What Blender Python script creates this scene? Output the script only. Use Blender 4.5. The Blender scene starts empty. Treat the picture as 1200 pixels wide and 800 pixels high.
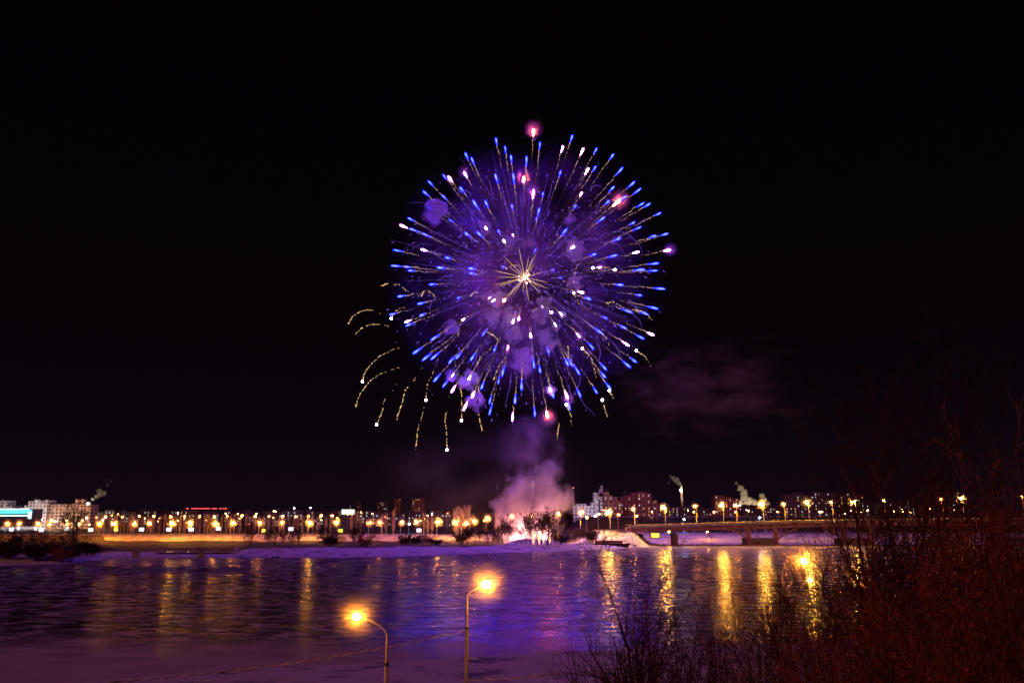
import bpy, math, random
from mathutils import Vector, Matrix, noise as mnoise

# ------------------------------------------------------------------ camera
sc = bpy.context.scene
COL = sc.collection
W0, H0, F0, CAMZ = 1200.0, 800.0, 1039.0, 19.0
PITCH = math.atan(200.0 / F0)
cam_d = bpy.data.cameras.new("camera")
cam_d.sensor_width = 36.0
cam_d.lens = 36.0 * F0 / W0
cam_d.clip_start = 0.1
cam_d.clip_end = 30000.0
cam = bpy.data.objects.new("camera", cam_d)
cam.location = (0, 0, CAMZ)
cam.rotation_euler = (math.radians(90) + PITCH, 0, 0)
COL.objects.link(cam)
sc.camera = cam

# ------------------------------------------------------------------ sky, reddish fill sun, exposure
world = bpy.data.worlds.new("World")
sc.world = world
world.use_nodes = True
wt = world.node_tree
wt.nodes.clear()
sky = wt.nodes.new("ShaderNodeTexSky")
sky.sky_type = 'NISHITA'
sky.sun_disc = False
sky.sun_elevation = math.radians(-8)
sky.sun_rotation = math.radians(200)
bg = wt.nodes.new("ShaderNodeBackground")
bg.inputs['Strength'].default_value = 0.05
bg2 = wt.nodes.new("ShaderNodeBackground")           # town light on the night air, brightest low down
tc = wt.nodes.new("ShaderNodeTexCoord")
sx = wt.nodes.new("ShaderNodeSeparateXYZ")
ramp = wt.nodes.new("ShaderNodeValToRGB")
ramp.color_ramp.elements[0].position = 0.0
ramp.color_ramp.elements[0].color = (0.0046, 0.0018, 0.0046, 1)
ramp.color_ramp.elements[1].position = 0.46
ramp.color_ramp.elements[1].color = (0.0009, 0.0005, 0.0008, 1)
e = ramp.color_ramp.elements.new(0.15)
e.color = (0.0020, 0.0008, 0.0020, 1)
bg2.inputs['Strength'].default_value = 1.0
add = wt.nodes.new("ShaderNodeAddShader")
wo = wt.nodes.new("ShaderNodeOutputWorld")
L = wt.links
L.new(sky.outputs[0], bg.inputs['Color'])
L.new(tc.outputs['Generated'], sx.inputs[0])
L.new(sx.outputs['Z'], ramp.inputs[0])
L.new(ramp.outputs[0], bg2.inputs['Color'])
L.new(bg.outputs[0], add.inputs[0])
L.new(bg2.outputs[0], add.inputs[1])
L.new(add.outputs[0], wo.inputs['Surface'])

sun_d = bpy.data.lights.new("warm_fill_sun", 'SUN')  # reddish fill added from behind the camera, as town glow on the thicket
sun_d.energy = 0.38
sun_d.color = (1.0, 0.24, 0.22)
sun_d.angle = math.radians(14)
sun = bpy.data.objects.new("warm_fill_sun", sun_d)
sun.rotation_euler = (math.radians(58), 0, math.radians(-25))
COL.objects.link(sun)

sc.view_settings.view_transform = 'Standard'
sc.view_settings.look = 'None'
sc.view_settings.exposure = 0.35
sc.view_settings.gamma = 1.0
sc.view_settings.use_curve_mapping = False
cy = sc.cycles
cy.use_denoising = True
cy.denoiser = 'OPENIMAGEDENOISE'
cy.use_light_tree = True
cy.max_bounces = 5
cy.diffuse_bounces = 2
cy.glossy_bounces = 3
cy.transparent_max_bounces = 16
cy.volume_bounces = 0
cy.volume_max_steps = 256
cy.sample_clamp_indirect = 2.0
cy.caustics_reflective = False
cy.caustics_refractive = False

STAR = 165.0          # fireworks star brightness
LAMP = 800.0         # sodium street lamps

# ------------------------------------------------------------------ picture point -> place
CP, SP = math.cos(PITCH), math.sin(PITCH)


def at(px, py, Y):
    u, v = (px - 600) / F0, (400 - py) / F0
    k = Y / (CP - v * SP)
    return Vector((u * k, Y, CAMZ + k * (v * CP + SP)))


def on(px, py, z=0.0):
    u, v = (px - 600) / F0, (400 - py) / F0
    dz = v * CP + SP
    k = (z - CAMZ) / dz
    return Vector((u * k, k * (CP - v * SP), z))


# ------------------------------------------------------------------ materials
def nmat(name):
    m = bpy.data.materials.new(name)
    m.use_nodes = True
    m.node_tree.nodes.clear()
    return m, m.node_tree


def surf(name, col, rough=0.8, var=0.25, scale=1.5, bump=0.0, metal=0.0, spec=0.3, col2=None):
    m, t = nmat(name)
    o = t.nodes.new("ShaderNodeOutputMaterial")
    p = t.nodes.new("ShaderNodeBsdfPrincipled")
    p.inputs['Roughness'].default_value = rough
    p.inputs['Metallic'].default_value = metal
    p.inputs['Specular IOR Level'].default_value = spec
    c = t.nodes.new("ShaderNodeTexCoord")
    n = t.nodes.new("ShaderNodeTexNoise")
    n.inputs['Scale'].default_value = scale
    n.inputs['Detail'].default_value = 5
    r = t.nodes.new("ShaderNodeValToRGB")
    a = [x * (1 - var) for x in col]
    b = list(col2) if col2 else [min(1, x * (1 + var)) for x in col]
    r.color_ramp.elements[0].position = 0.35
    r.color_ramp.elements[1].position = 0.65
    r.color_ramp.elements[0].color = (*a, 1)
    r.color_ramp.elements[1].color = (*b, 1)
    t.links.new(c.outputs['Object'], n.inputs['Vector'])
    t.links.new(n.outputs[0], r.inputs[0])
    t.links.new(r.outputs[0], p.inputs['Base Color'])
    if bump:
        bu = t.nodes.new("ShaderNodeBump")
        bu.inputs['Strength'].default_value = 1.0
        bu.inputs['Distance'].default_value = bump
        t.links.new(n.outputs[0], bu.inputs['Height'])
        t.links.new(bu.outputs[0], p.inputs['Normal'])
    t.links.new(p.outputs[0], o.inputs['Surface'])
    return m


def glow(name, col, strength, sample=True, attr=None):
    m, t = nmat(name)
    o = t.nodes.new("ShaderNodeOutputMaterial")
    em = t.nodes.new("ShaderNodeEmission")
    em.inputs['Color'].default_value = (*col, 1)
    em.inputs['Strength'].default_value = strength
    if attr:
        at_ = t.nodes.new("ShaderNodeAttribute")
        at_.attribute_name = attr
        mu = t.nodes.new("ShaderNodeMath")
        mu.operation = 'MULTIPLY'
        mu.inputs[1].default_value = strength
        t.links.new(at_.outputs['Fac'], mu.inputs[0])
        t.links.new(mu.outputs[0], em.inputs['Strength'])
    t.links.new(em.outputs[0], o.inputs['Surface'])
    m.cycles.emission_sampling = 'FRONT' if sample else 'NONE'
    return m


def vol(name, col, dens, noise_scale=None, lo=0.45, hi=0.7, detail=4.0, aniso=0.0, soft=False, fall=(0.0, 0.45), stretch=(1, 1, 1), dist=0.0, seed=0.0, peak=1.0, ragged=0.0):
    """scattering smoke or mist; NOISE_SCALE is in the object's own -1..1 box."""
    m, t = nmat(name)
    o = t.nodes.new("ShaderNodeOutputMaterial")
    p = t.nodes.new("ShaderNodeVolumePrincipled")
    p.inputs['Color'].default_value = (*col, 1)
    p.inputs['Density'].default_value = dens
    p.inputs['Anisotropy'].default_value = aniso
    if noise_scale is not None or soft:
        c = t.nodes.new("ShaderNodeTexCoord")
        k = None
        if noise_scale is not None:
            mp = t.nodes.new("ShaderNodeMapping")
            mp.inputs['Scale'].default_value = stretch
            mp.inputs['Location'].default_value = (seed, seed * 0.7, -seed)
            n = t.nodes.new("ShaderNodeTexNoise")
            n.inputs['Scale'].default_value = noise_scale
            n.inputs['Detail'].default_value = detail
            n.inputs['Distortion'].default_value = dist
            mr = t.nodes.new("ShaderNodeMapRange")
            mr.interpolation_type = 'SMOOTHSTEP'
            mr.inputs['From Min'].default_value = lo
            mr.inputs['From Max'].default_value = hi
            mr.inputs['To Max'].default_value = dens
            t.links.new(c.outputs['Object'], mp.inputs[0])
            t.links.new(mp.outputs[0], n.inputs['Vector'])
            t.links.new(n.outputs[0], mr.inputs['Value'])
            k = mr.outputs[0]
        if ragged:                                    # billows: the noise itself eats into the outline
            ln = t.nodes.new("ShaderNodeVectorMath")
            ln.operation = 'LENGTH'
            t.links.new(c.outputs['Object'], ln.inputs[0])
            ml = t.nodes.new("ShaderNodeMath")
            ml.operation = 'MULTIPLY_ADD'
            ml.inputs[1].default_value = -ragged
            t.links.new(ln.outputs['Value'], ml.inputs[0])
            t.links.new(n.outputs[0], ml.inputs[2])
            t.links.new(ml.outputs[0], mr.inputs['Value'])
        if soft:
            ln = t.nodes.new("ShaderNodeVectorMath")
            ln.operation = 'LENGTH'
            t.links.new(c.outputs['Object'], ln.inputs[0])
            f = t.nodes.new("ShaderNodeMapRange")
            f.interpolation_type = 'SMOOTHSTEP'
            f.inputs['From Min'].default_value = 1.0
            f.inputs['From Max'].default_value = fall[1]
            f.inputs['To Min'].default_value = 0.0
            f.inputs['To Max'].default_value = 1.0 if k else dens
            t.links.new(ln.outputs['Value'], f.inputs['Value'])
            if peak != 1.0:
                f.inputs['To Max'].default_value = 1.0
                pw_ = t.nodes.new("ShaderNodeMath")
                pw_.operation = 'POWER'
                pw_.inputs[1].default_value = peak
                sc_ = t.nodes.new("ShaderNodeMath")
                sc_.operation = 'MULTIPLY'
                sc_.inputs[1].default_value = dens
                t.links.new(f.outputs[0], pw_.inputs[0])
                t.links.new(pw_.outputs[0], sc_.inputs[0])
                k = sc_.outputs[0]
            elif k:
                mu = t.nodes.new("ShaderNodeMath")
                mu.operation = 'MULTIPLY'
                t.links.new(k, mu.inputs[0])
                t.links.new(f.outputs[0], mu.inputs[1])
                k = mu.outputs[0]
            else:
                k = f.outputs[0]
        t.links.new(k, p.inputs['Density'])
    t.links.new(p.outputs[0], o.inputs['Volume'])
    return m


# ------------------------------------------------------------------ mesh builder
class MB:
    def __init__(s):
        s.v, s.f, s.g = [], [], []

    def add(s, vs, fs, g=1.0):
        b = len(s.v)
        s.v += [tuple(x) for x in vs]
        s.f += [tuple(i + b for i in f) for f in fs]
        s.g += list(g) if isinstance(g, (list, tuple)) else [g] * len(vs)
        return s

    def box(s, c, size, rz=0.0):
        x, y, z = size[0] / 2, size[1] / 2, size[2] / 2
        cr, sr = math.cos(rz), math.sin(rz)
        vs = []
        for dz in (-z, z):
            for dx, dy in ((-x, -y), (x, -y), (x, y), (-x, y)):
                vs.append((c[0] + dx * cr - dy * sr, c[1] + dx * sr + dy * cr, c[2] + dz))
        return s.add(vs, [(3, 2, 1, 0), (4, 5, 6, 7), (0, 1, 5, 4), (1, 2, 6, 5), (2, 3, 7, 6), (3, 0, 4, 7)])

    def bar(s, a, b, w, h):
        """a beam of rectangular section between two points"""
        a, b = Vector(a), Vector(b)
        d = (b - a).normalized()
        up = Vector((0, 0, 1)) if abs(d.z) < 0.95 else Vector((0, 1, 0))
        r = d.cross(up).normalized()
        u = r.cross(d)
        vs = []
        for p in (a, b):
            for i, j in ((-1, -1), (1, -1), (1, 1), (-1, 1)):
                vs.append(p + r * (i * w / 2) + u * (j * h / 2))
        return s.add(vs, [(3, 2, 1, 0), (4, 5, 6, 7), (0, 1, 5, 4), (1, 2, 6, 5), (2, 3, 7, 6), (3, 0, 4, 7)])

    def tube(s, pts, radii, n=6, glow=None, cap=True):
        pts = [Vector(p) for p in pts]
        if not isinstance(radii, (list, tuple)):
            radii = [radii] * len(pts)
        vs, fs, gs = [], [], []
        d0 = (pts[1] - pts[0]).normalized()
        up = Vector((0, 0, 1)) if abs(d0.z) < 0.9 else Vector((1, 0, 0))
        r = d0.cross(up).normalized()
        for i, p in enumerate(pts):
            d = (pts[min(i + 1, len(pts) - 1)] - pts[max(i - 1, 0)])
            d = d.normalized() if d.length > 1e-9 else d0
            r = (r - d * r.dot(d))
            r = r.normalized() if r.length > 1e-6 else d.orthogonal().normalized()
            u = d.cross(r)
            for k in range(n):
                a = 2 * math.pi * k / n
                vs.append(p + (r * math.cos(a) + u * math.sin(a)) * radii[i])
                gs.append(glow[i] if glow else 1.0)
        for i in range(len(pts) - 1):
            for k in range(n):
                a, b = i * n + k, i * n + (k + 1) % n
                fs.append((a, b, b + n, a + n))
        if cap:
            fs.append(tuple(range(n - 1, -1, -1)))
            fs.append(tuple((len(pts) - 1) * n + k for k in range(n)))
        return s.add(vs, fs, gs)

    def ball(s, c, r, seg=8, rings=6, sc3=(1, 1, 1)):
        c = Vector(c)
        vs, fs = [], []
        vs.append(c + Vector((0, 0, -r * sc3[2])))
        for i in range(1, rings):
            th = math.pi * i / rings - math.pi / 2
            for k in range(seg):
                a = 2 * math.pi * k / seg
                vs.append(c + Vector((r * sc3[0] * math.cos(th) * math.cos(a), r * sc3[1] * math.cos(th) * math.sin(a), r * sc3[2] * math.sin(th))))
        vs.append(c + Vector((0, 0, r * sc3[2])))
        for k in range(seg):
            fs.append((0, 1 + (k + 1) % seg, 1 + k))
        for i in range(rings - 2):
            for k in range(seg):
                a, b = 1 + i * seg + k, 1 + i * seg + (k + 1) % seg
                fs.append((a, b, b + seg, a + seg))
        top = len(vs) - 1
        for k in range(seg):
            fs.append((top - seg + k, top - seg + (k + 1) % seg, top))
        return s.add(vs, fs)

    def mesh(s, name, mat):
        me = bpy.data.meshes.new(name)
        me.from_pydata(s.v, [], s.f)
        a = me.attributes.new("glow", 'FLOAT', 'POINT')
        a.data.foreach_set("value", s.g)
        if mat:
            me.materials.append(mat)
        me.update()
        return me

    def build(s, name, mat, parent=None, smooth=False):
        me = s.mesh(name, mat)
        if smooth:
            me.polygons.foreach_set("use_smooth", [True] * len(me.polygons))
        return link(name, me, parent)


def link(name, data, parent=None, loc=None):
    o = bpy.data.objects.new(name, data)
    COL.objects.link(o)
    if parent:
        o.parent = parent
    if loc is not None:
        o.location = loc
    return o


def tag(o, label=None, cat=None, group=None, kind=None):
    if label:
        o["label"] = label
    if cat:
        o["category"] = cat
    if group:
        o["group"] = group
    if kind:
        o["kind"] = kind
    return o


def thing(name, label, cat, loc=(0, 0, 0), rz=0.0, group=None):
    o = link(name, None, None, loc)
    o.rotation_euler = (0, 0, rz)
    return tag(o, label, cat, group)


KIDS = {}


def dup(root, loc=None, rz=None, scale=None, label=None):
    """a copy of a thing with its parts and sub-parts"""
    if not KIDS:
        pass
    def cp(o, parent):
        c = o.copy()
        COL.objects.link(c)
        if parent:
            c.parent = parent
        for ch in kids(o):
            cp(ch, c)
        return c
    r = cp(root, None)
    if loc is not None:
        r.location = loc
    if rz is not None:
        r.rotation_euler = (0, 0, rz)
    if scale is not None:
        r.scale = scale
    if label:
        r["label"] = label
    return r


def kids(o):
    if o.name not in KIDS:
        KIDS[o.name] = list(o.children)
    return KIDS[o.name]


ONES = "first second third fourth fifth sixth seventh eighth ninth tenth eleventh twelfth thirteenth fourteenth fifteenth sixteenth seventeenth eighteenth nineteenth".split()
TENS = {20: ("twentieth", "twenty"), 30: ("thirtieth", "thirty"), 40: ("fortieth", "forty"), 50: ("fiftieth", "fifty"), 60: ("sixtieth", "sixty"), 70: ("seventieth", "seventy"), 80: ("eightieth", "eighty")}


def nth(i):
    """0 -> first"""
    i += 1
    if i < 20:
        return ONES[i - 1]
    t = i // 10 * 10
    return TENS[t][0] if i == t else TENS[t][1] + "-" + ONES[i - t - 1]


def lerp_table(tab, x):
    if x <= tab[0][0]:
        return tab[0][1]
    for (a, b), (c, d) in zip(tab, tab[1:]):
        if x <= c:
            return b + (d - b) * (x - a) / (c - a)
    return tab[-1][1]


def sstep(a, b, x):
    t = max(0.0, min(1.0, (x - a) / (b - a)))
    return t * t * (3 - 2 * t)


rnd = random.Random(7)

# ------------------------------------------------------------------ ground, river
FAR_SHORE = [(-900, 664), (-60, 664), (60, 661), (120, 656), (150, 655), (300, 653), (400, 653), (470, 652), (560, 648), (640, 646), (720, 643), (760, 640), (860, 638.5), (1000, 637.5), (1130, 638), (1300, 639), (2400, 640)]
FAR_TAB = []
for px_, py_ in FAR_SHORE:
    q = on(px_, py_)
    FAR_TAB.append((math.atan2(q.x, q.y), q.y))
NEAR_SHORE = [(-300, 835), (0, 812), (100, 800), (230, 786), (400, 778), (600, 766), (700, 760), (1200, 750), (1500, 748)]
NEAR_TAB = []
for px_, py_ in NEAR_SHORE:
    q = on(px_, py_)
    NEAR_TAB.append((math.atan2(q.x, q.y), q.y))
NEAR_PROF = [(0, 17.2), (6, 14.6), (14, 12.0), (25, 9.0), (40, 6.2), (55, 4.4), (75, 2.3), (95, 0.7), (106, 0.32)]


def ground_z(x, y):
    a = math.atan2(x, max(y, 0.5))
    yn = lerp_table(NEAR_TAB, a)
    yf = lerp_table(FAR_TAB, a)
    nz = mnoise.noise((x * 0.05, y * 0.05, 0.0))
    n2 = mnoise.noise((x * 0.21, y * 0.21, 3.0))
    if y < 0:
        return 17.2 + min(8, -y * 0.03)
    if y < yn:
        t = sstep(yn, yn - 16, y)
        base = lerp_table(NEAR_PROF, y)
        if y > 106:
            base = 0.32 * (1 - (y - 106) / max(yn - 106, 1)) if yn > 106 else 0.3
        return base + 0.10 * n2 * t
    if y < yf:
        e = min(y - yn, yf - y)
        return -min(2.5, 0.12 * e)
    s = y - yf
    px = 600 + F0 * 1.03 * x / y
    if px < 118:                       # wooded spit
        return 1.6 * sstep(0, 14, s) + 0.5 * n2 * sstep(0, 10, s) + 3.6 * sstep(545, 575, y) * 0.8
    chan = sstep(112, 125, px) * (1 - sstep(268, 296, px)) * (1 - sstep(520, 555, y))
    right = sstep(752, 775, px)
    bank = 1.7 * sstep(0, 22, s) + (0.55 * n2 + 0.7 * nz) * sstep(4, 22, s)
    low = 0.25 * sstep(0, 8, s) + 0.1 * n2
    z = bank * (1 - chan) + low * chan
    mound = sstep(664, 700, px) * (1 - sstep(742, 764, px)) * sstep(498, 525, y) * (7.2 - 0.5 + 0.5 * n2)
    z += 2.6 * sstep(592, 604, px) * (1 - sstep(656, 668, px)) * math.exp(-((y - 504) / 3.2) ** 2)  # berm added to hide the flares from the river and the camera
    z = z * (1 - right) + (low + 0.9 * sstep(60, 100, s)) * right + mound
    back = sstep(560, 600, y)
    terr = sstep(655, 690, px) * sstep(625, 688, y) * 10.6 * (1 - sstep(1600, 4000, y))
    z = z * (1 - back) + (4.6 + terr + 3.0 * sstep(900, 3000, y)) * back
    return z


def heightfield(name, mat, ys, arange, nang, zf):
    m = MB()
    rows = []
    for Y in ys:
        row = []
        for i in range(nang + 1):
            a = arange[0] + (arange[1] - arange[0]) * i / nang
            x = math.tan(a) * max(Y, 30.0)
            row.append((x, Y, zf(x, Y)))
        rows.append(row)
    n = nang + 1
    vs = [p for r in rows for p in r]
    fs = []
    for j in range(len(ys) - 1):
        for i in range(nang):
            fs.append((j * n + i, j * n + i + 1, (j + 1) * n + i + 1, (j + 1) * n + i))
    def snowy(x, y):                      # 1 snow, 0 bare scrub soil behind the bank
        px = 600 + F0 * 1.03 * x / max(y, 1)
        n = 22 * mnoise.noise((x * .03, y * .05, 5.0)) + 9 * mnoise.noise((x * .11, y * .13, 8.0))
        if y < 300:
            return 1.0
        edge = lerp_table([(118, 395), (130, 440), (300, 438), (560, 468), (600, 508), (740, 520), (760, 900)], px)
        return 1 - sstep(edge - 8, edge + 8, y + n)
    m.add(vs, fs, [snowy(v[0], v[1]) for v in vs])
    return m.build(name, mat, None, True)


def ground_mat():
    m, t = nmat("snow_ground")
    o = t.nodes.new("ShaderNodeOutputMaterial")
    p = t.nodes.new("ShaderNodeBsdfPrincipled")
    p.inputs['Roughness'].default_value = 0.75
    p.inputs['Specular IOR Level'].default_value = 0.25
    c = t.nodes.new("ShaderNodeTexCoord")
    n = t.nodes.new("ShaderNodeTexNoise")
    n.inputs['Scale'].default_value = 0.16
    n.inputs['Detail'].default_value = 7
    n.inputs['Roughness'].default_value = 0.65
    r = t.nodes.new("ShaderNodeValToRGB")
    r.color_ramp.elements[0].position = 0.34
    r.color_ramp.elements[0].color = (0.10, 0.085, 0.085, 1)
    r.color_ramp.elements[1].position = 0.47
    r.color_ramp.elements[1].color = (0.62, 0.62, 0.66, 1)
    # beyond the bank the snow gives way to dark woodland soil
    sp = t.nodes.new("ShaderNodeSeparateXYZ")
    mr = t.nodes.new("ShaderNodeMapRange")
    mr.inputs['From Min'].default_value = 600
    mr.inputs['From Max'].default_value = 680
    ga = t.nodes.new("ShaderNodeAttribute")
    ga.attribute_name = "glow"
    inv = t.nodes.new("ShaderNodeMath")
    inv.operation = 'SUBTRACT'
    inv.inputs[0].default_value = 1.0
    mxf = t.nodes.new("ShaderNodeMath")
    mxf.operation = 'MAXIMUM'
    t.links.new(ga.outputs['Fac'], inv.inputs[1])
    t.links.new(inv.outputs[0], mxf.inputs[1])
    mx = t.nodes.new("ShaderNodeMix")
    mx.data_type = 'RGBA'
    mx.inputs['B'].default_value = (0.05, 0.04, 0.035, 1)
    bu = t.nodes.new("ShaderNodeBump")
    bu.inputs['Distance'].default_value = 0.5
    t.links.new(c.outputs['Object'], n.inputs['Vector'])
    t.links.new(n.outputs[0], r.inputs[0])
    t.links.new(c.outputs['Object'], sp.inputs[0])
    t.links.new(sp.outputs['Y'], mr.inputs['Value'])
    t.links.new(mr.outputs[0], mxf.inputs[0])
    t.links.new(mxf.outputs[0], mx.inputs['Factor'])
    t.links.new(r.outputs[0], mx.inputs['A'])
    t.links.new(mx.outputs['Result'], p.inputs['Base Color'])
    t.links.new(n.outputs[0], bu.inputs['Height'])
    t.links.new(bu.outputs[0], p.inputs['Normal'])
    t.links.new(p.outputs[0], o.inputs['Surface'])
    return m


ys = [-60, -20, 0, 5, 10, 16, 24, 34, 46, 60, 74, 88, 98] + [104 + 2.0 * i for i in range(24)] + [160, 200, 260, 310] + [330 + 3.0 * i for i in range(92)] + [612, 624, 636, 648, 660, 670, 680, 690, 700, 730, 800, 1000, 1400, 2000, 3000, 5000, 9000, 16000]
g = heightfield("ground", ground_mat(), ys, (math.radians(-62), math.radians(62)), 330, ground_z)
tag(g, kind="structure")


def river_mat():
    m, t = nmat("river_ice")
    o = t.nodes.new("ShaderNodeOutputMaterial")
    c = t.nodes.new("ShaderNodeTexCoord")
    mp = t.nodes.new("ShaderNodeMapping")
    mp.inputs['Scale'].default_value = (0.62, 1.0, 1.0)
    mp.inputs['Rotation'].default_value = (0, 0, math.radians(8))
    n1 = t.nodes.new("ShaderNodeTexNoise")          # wind ripples of all sizes
    n1.inputs['Scale'].default_value = 0.16
    n1.inputs['Detail'].default_value = 6
    n1.inputs['Roughness'].default_value = 0.50
    n2 = t.nodes.new("ShaderNodeTexNoise")          # broad patches
    n2.inputs['Scale'].default_value = 0.022
    n2.inputs['Detail'].default_value = 3
    bu = t.nodes.new("ShaderNodeBump")
    bu.inputs['Strength'].default_value = 1.0
    bu.inputs['Distance'].default_value = RIPPLE
    p = t.nodes.new("ShaderNodeBsdfPrincipled")
    p.inputs['Base Color'].default_value = (0.012, 0.012, 0.016, 1)
    p.inputs['Roughness'].default_value = 0.25
    p.inputs['IOR'].default_value = 1.33
    d = t.nodes.new("ShaderNodeBsdfDiffuse")        # snow blown into the ripples
    d.inputs['Color'].default_value = (0.42, 0.40, 0.46, 1)
    r = t.nodes.new("ShaderNodeMapRange")
    r.inputs['From Min'].default_value = 0.49
    r.inputs['From Max'].default_value = 0.66
    r.inputs['To Max'].default_value = 0.40
    sp = t.nodes.new("ShaderNodeSeparateXYZ")
    far = t.nodes.new("ShaderNodeMapRange")         # snow lies thick along the far bank
    far.inputs['From Min'].default_value = 330
    far.inputs['From Max'].default_value = 470
    far.inputs['To Max'].default_value = 0.16
    ad = t.nodes.new("ShaderNodeMath")
    ad.operation = 'ADD'
    mul = t.nodes.new("ShaderNodeMath")
    mul.operation = 'MULTIPLY_ADD'
    mul.inputs[1].default_value = 0.5
    mx = t.nodes.new("ShaderNodeMixShader")
    lk = t.links.new
    lk(c.outputs['Object'], mp.inputs[0])
    lk(mp.outputs[0], n1.inputs['Vector'])
    lk(mp.outputs[0], n2.inputs['Vector'])
    lk(n1.outputs[0], bu.inputs['Height'])
    lk(bu.outputs[0], p.inputs['Normal'])
    lk(n2.outputs[0], mul.inputs[0])
    sub = t.nodes.new("ShaderNodeMath")
    sub.operation = 'SUBTRACT'
    sub.inputs[1].default_value = 0.25
    lk(n1.outputs[0], sub.inputs[0])
    lk(sub.outputs[0], mul.inputs[2])
    lk(c.outputs['Object'], sp.inputs[0])
    lk(sp.outputs['Y'], far.inputs['Value'])
    lk(mul.outputs[0], ad.inputs[0])
    lk(far.outputs[0], ad.inputs[1])
    lk(ad.outputs[0], r.inputs['Value'])
    lk(r.outputs[0], mx.inputs[0])
    west = t.nodes.new("ShaderNodeMapRange")        # dark dull ice mixed into the west half to mute its reflections
    west.inputs['From Min'].default_value = 60
    west.inputs['From Max'].default_value = -120
    west.inputs['To Min'].default_value = 0.0
    west.inputs['To Max'].default_value = 0.6
    band = t.nodes.new("ShaderNodeMapRange")        # snow crests caught along the ripples
    band.interpolation_type = 'SMOOTHSTEP'
    band.inputs['From Min'].default_value = 0.515
    band.inputs['From Max'].default_value = 0.60
    band.inputs['To Max'].default_value = 0.72
    fine = t.nodes.new("ShaderNodeTexNoise")
    fine.inputs['Scale'].default_value = 0.30
    fine.inputs['Detail'].default_value = 4
    fine.inputs['Roughness'].default_value = 0.6
    dull = t.nodes.new("ShaderNodeBsdfDiffuse")
    dull.inputs['Color'].default_value = (0.05, 0.045, 0.06, 1)
    snow = t.nodes.new("ShaderNodeBsdfDiffuse")
    snow.inputs['Color'].default_value = (0.60, 0.57, 0.64, 1)
    m0 = t.nodes.new("ShaderNodeMixShader")
    m1 = t.nodes.new("ShaderNodeMixShader")
    lk(mp.outputs[0], fine.inputs['Vector'])
    lk(sp.outputs['X'], west.inputs['Value'])
    lk(fine.outputs[0], band.inputs['Value'])
    lk(west.outputs[0], m0.inputs[0])
    lk(p.outputs[0], m0.inputs[1])
    lk(dull.outputs[0], m0.inputs[2])
    near = t.nodes.new("ShaderNodeMapRange")        # the near ice carries drifted snow, thinning outwards
    near.interpolation_type = 'SMOOTHSTEP'
    near.inputs['From Min'].default_value = 152
    near.inputs['From Max'].default_value = 120
    near.inputs['To Max'].default_value = 0.9
    nadd = t.nodes.new("ShaderNodeMath")
    nadd.operation = 'MULTIPLY_ADD'
    nadd.inputs[1].default_value = 60.0
    nmax = t.nodes.new("ShaderNodeMath")
    nmax.operation = 'MAXIMUM'
    lk(n1.outputs[0], nadd.inputs[0])
    nsub = t.nodes.new("ShaderNodeMath")
    nsub.operation = 'SUBTRACT'
    nsub.inputs[1].default_value = 30.0
    lk(sp.outputs['Y'], nsub.inputs[0])
    lk(nsub.outputs[0], nadd.inputs[2])
    lk(nadd.outputs[0], near.inputs['Value'])
    lk(band.outputs[0], nmax.inputs[0])
    lk(near.outputs[0], nmax.inputs[1])
    lk(nmax.outputs[0], m1.inputs[0])
    lk(m0.outputs[0], m1.inputs[1])
    lk(snow.outputs[0], m1.inputs[2])
    lk(m1.outputs[0], mx.inputs[1])
    lk(d.outputs[0], mx.inputs[2])
    lk(mx.outputs[0], o.inputs['Surface'])
    return m


RIPPLE = 0.26
m = MB()
m.add([(-1400, 60, 0), (1400, 60, 0), (1400, 760, 0), (-1400, 760, 0)], [(0, 1, 2, 3)])
tag(m.build("river_water", river_mat()), kind="structure")

# ------------------------------------------------------------------ shared materials
M_steel = surf("galvanised_steel", (0.42, 0.41, 0.38), 0.5, metal=0.2)
M_dark = surf("dark_steel", (0.03, 0.03, 0.032), 0.6)
M_conc = surf("concrete", (0.30, 0.27, 0.25), 0.85, scale=0.4, bump=0.03)
M_red = surf("weathered_girder_paint", (0.48, 0.26, 0.23), 0.7, scale=0.3)
M_asph = surf("asphalt", (0.055, 0.052, 0.05), 0.85)
M_rail = surf("pale_railing_paint", (0.72, 0.70, 0.36), 0.6)
M_bark = surf("dark_bark", (0.055, 0.032, 0.024), 0.9, scale=6)
M_barkw = surf("lamp_lit_bark", (0.34, 0.13, 0.06), 0.9, scale=6)  # bark coloured brighter and redder so stems look lamp lit
M_pop = surf("poplar_bark", (0.36, 0.28, 0.20), 0.9, scale=3)
M_leaf = surf("dry_russet_leaves", (0.30, 0.085, 0.045), 0.85, var=0.6, scale=2.5)
M_snow = surf("packed_snow", (0.62, 0.62, 0.66), 0.8, var=0.1, scale=0.5)
M_sod = glow("sodium_lamp", (1.0, 0.31, 0.018), LAMP * 1.5)
M_bridge = glow("sodium_bridge_lamp", (1.0, 0.40, 0.03), LAMP * 3.6)
M_sod2 = glow("sodium_lamp_dim", (1.0, 0.25, 0.025), LAMP * 0.6)
M_near = glow("sodium_lamp_close", (1.0, 0.29, 0.022), 330.0)
M_sod3 = glow("sodium_lamp_strong", (1.0, 0.33, 0.02), LAMP * 2.3)
M_white = glow("white_lamp", (0.85, 0.92, 1.0), 420.0)
M_blue = glow("blue_white_floodlight", (0.25, 0.45, 1.0), 300.0)
M_win = glow("warm_lit_window", (1.0, 0.55, 0.24), 0.75, False)
M_winw = glow("cool_lit_window", (0.85, 0.95, 0.95), 0.7, False)
M_bill = glow("backlit_poster", (0.90, 0.88, 1.0), 1.5, False)
M_billy = glow("backlit_yellow_poster", (1.0, 0.70, 0.08), 1.3, False)
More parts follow.
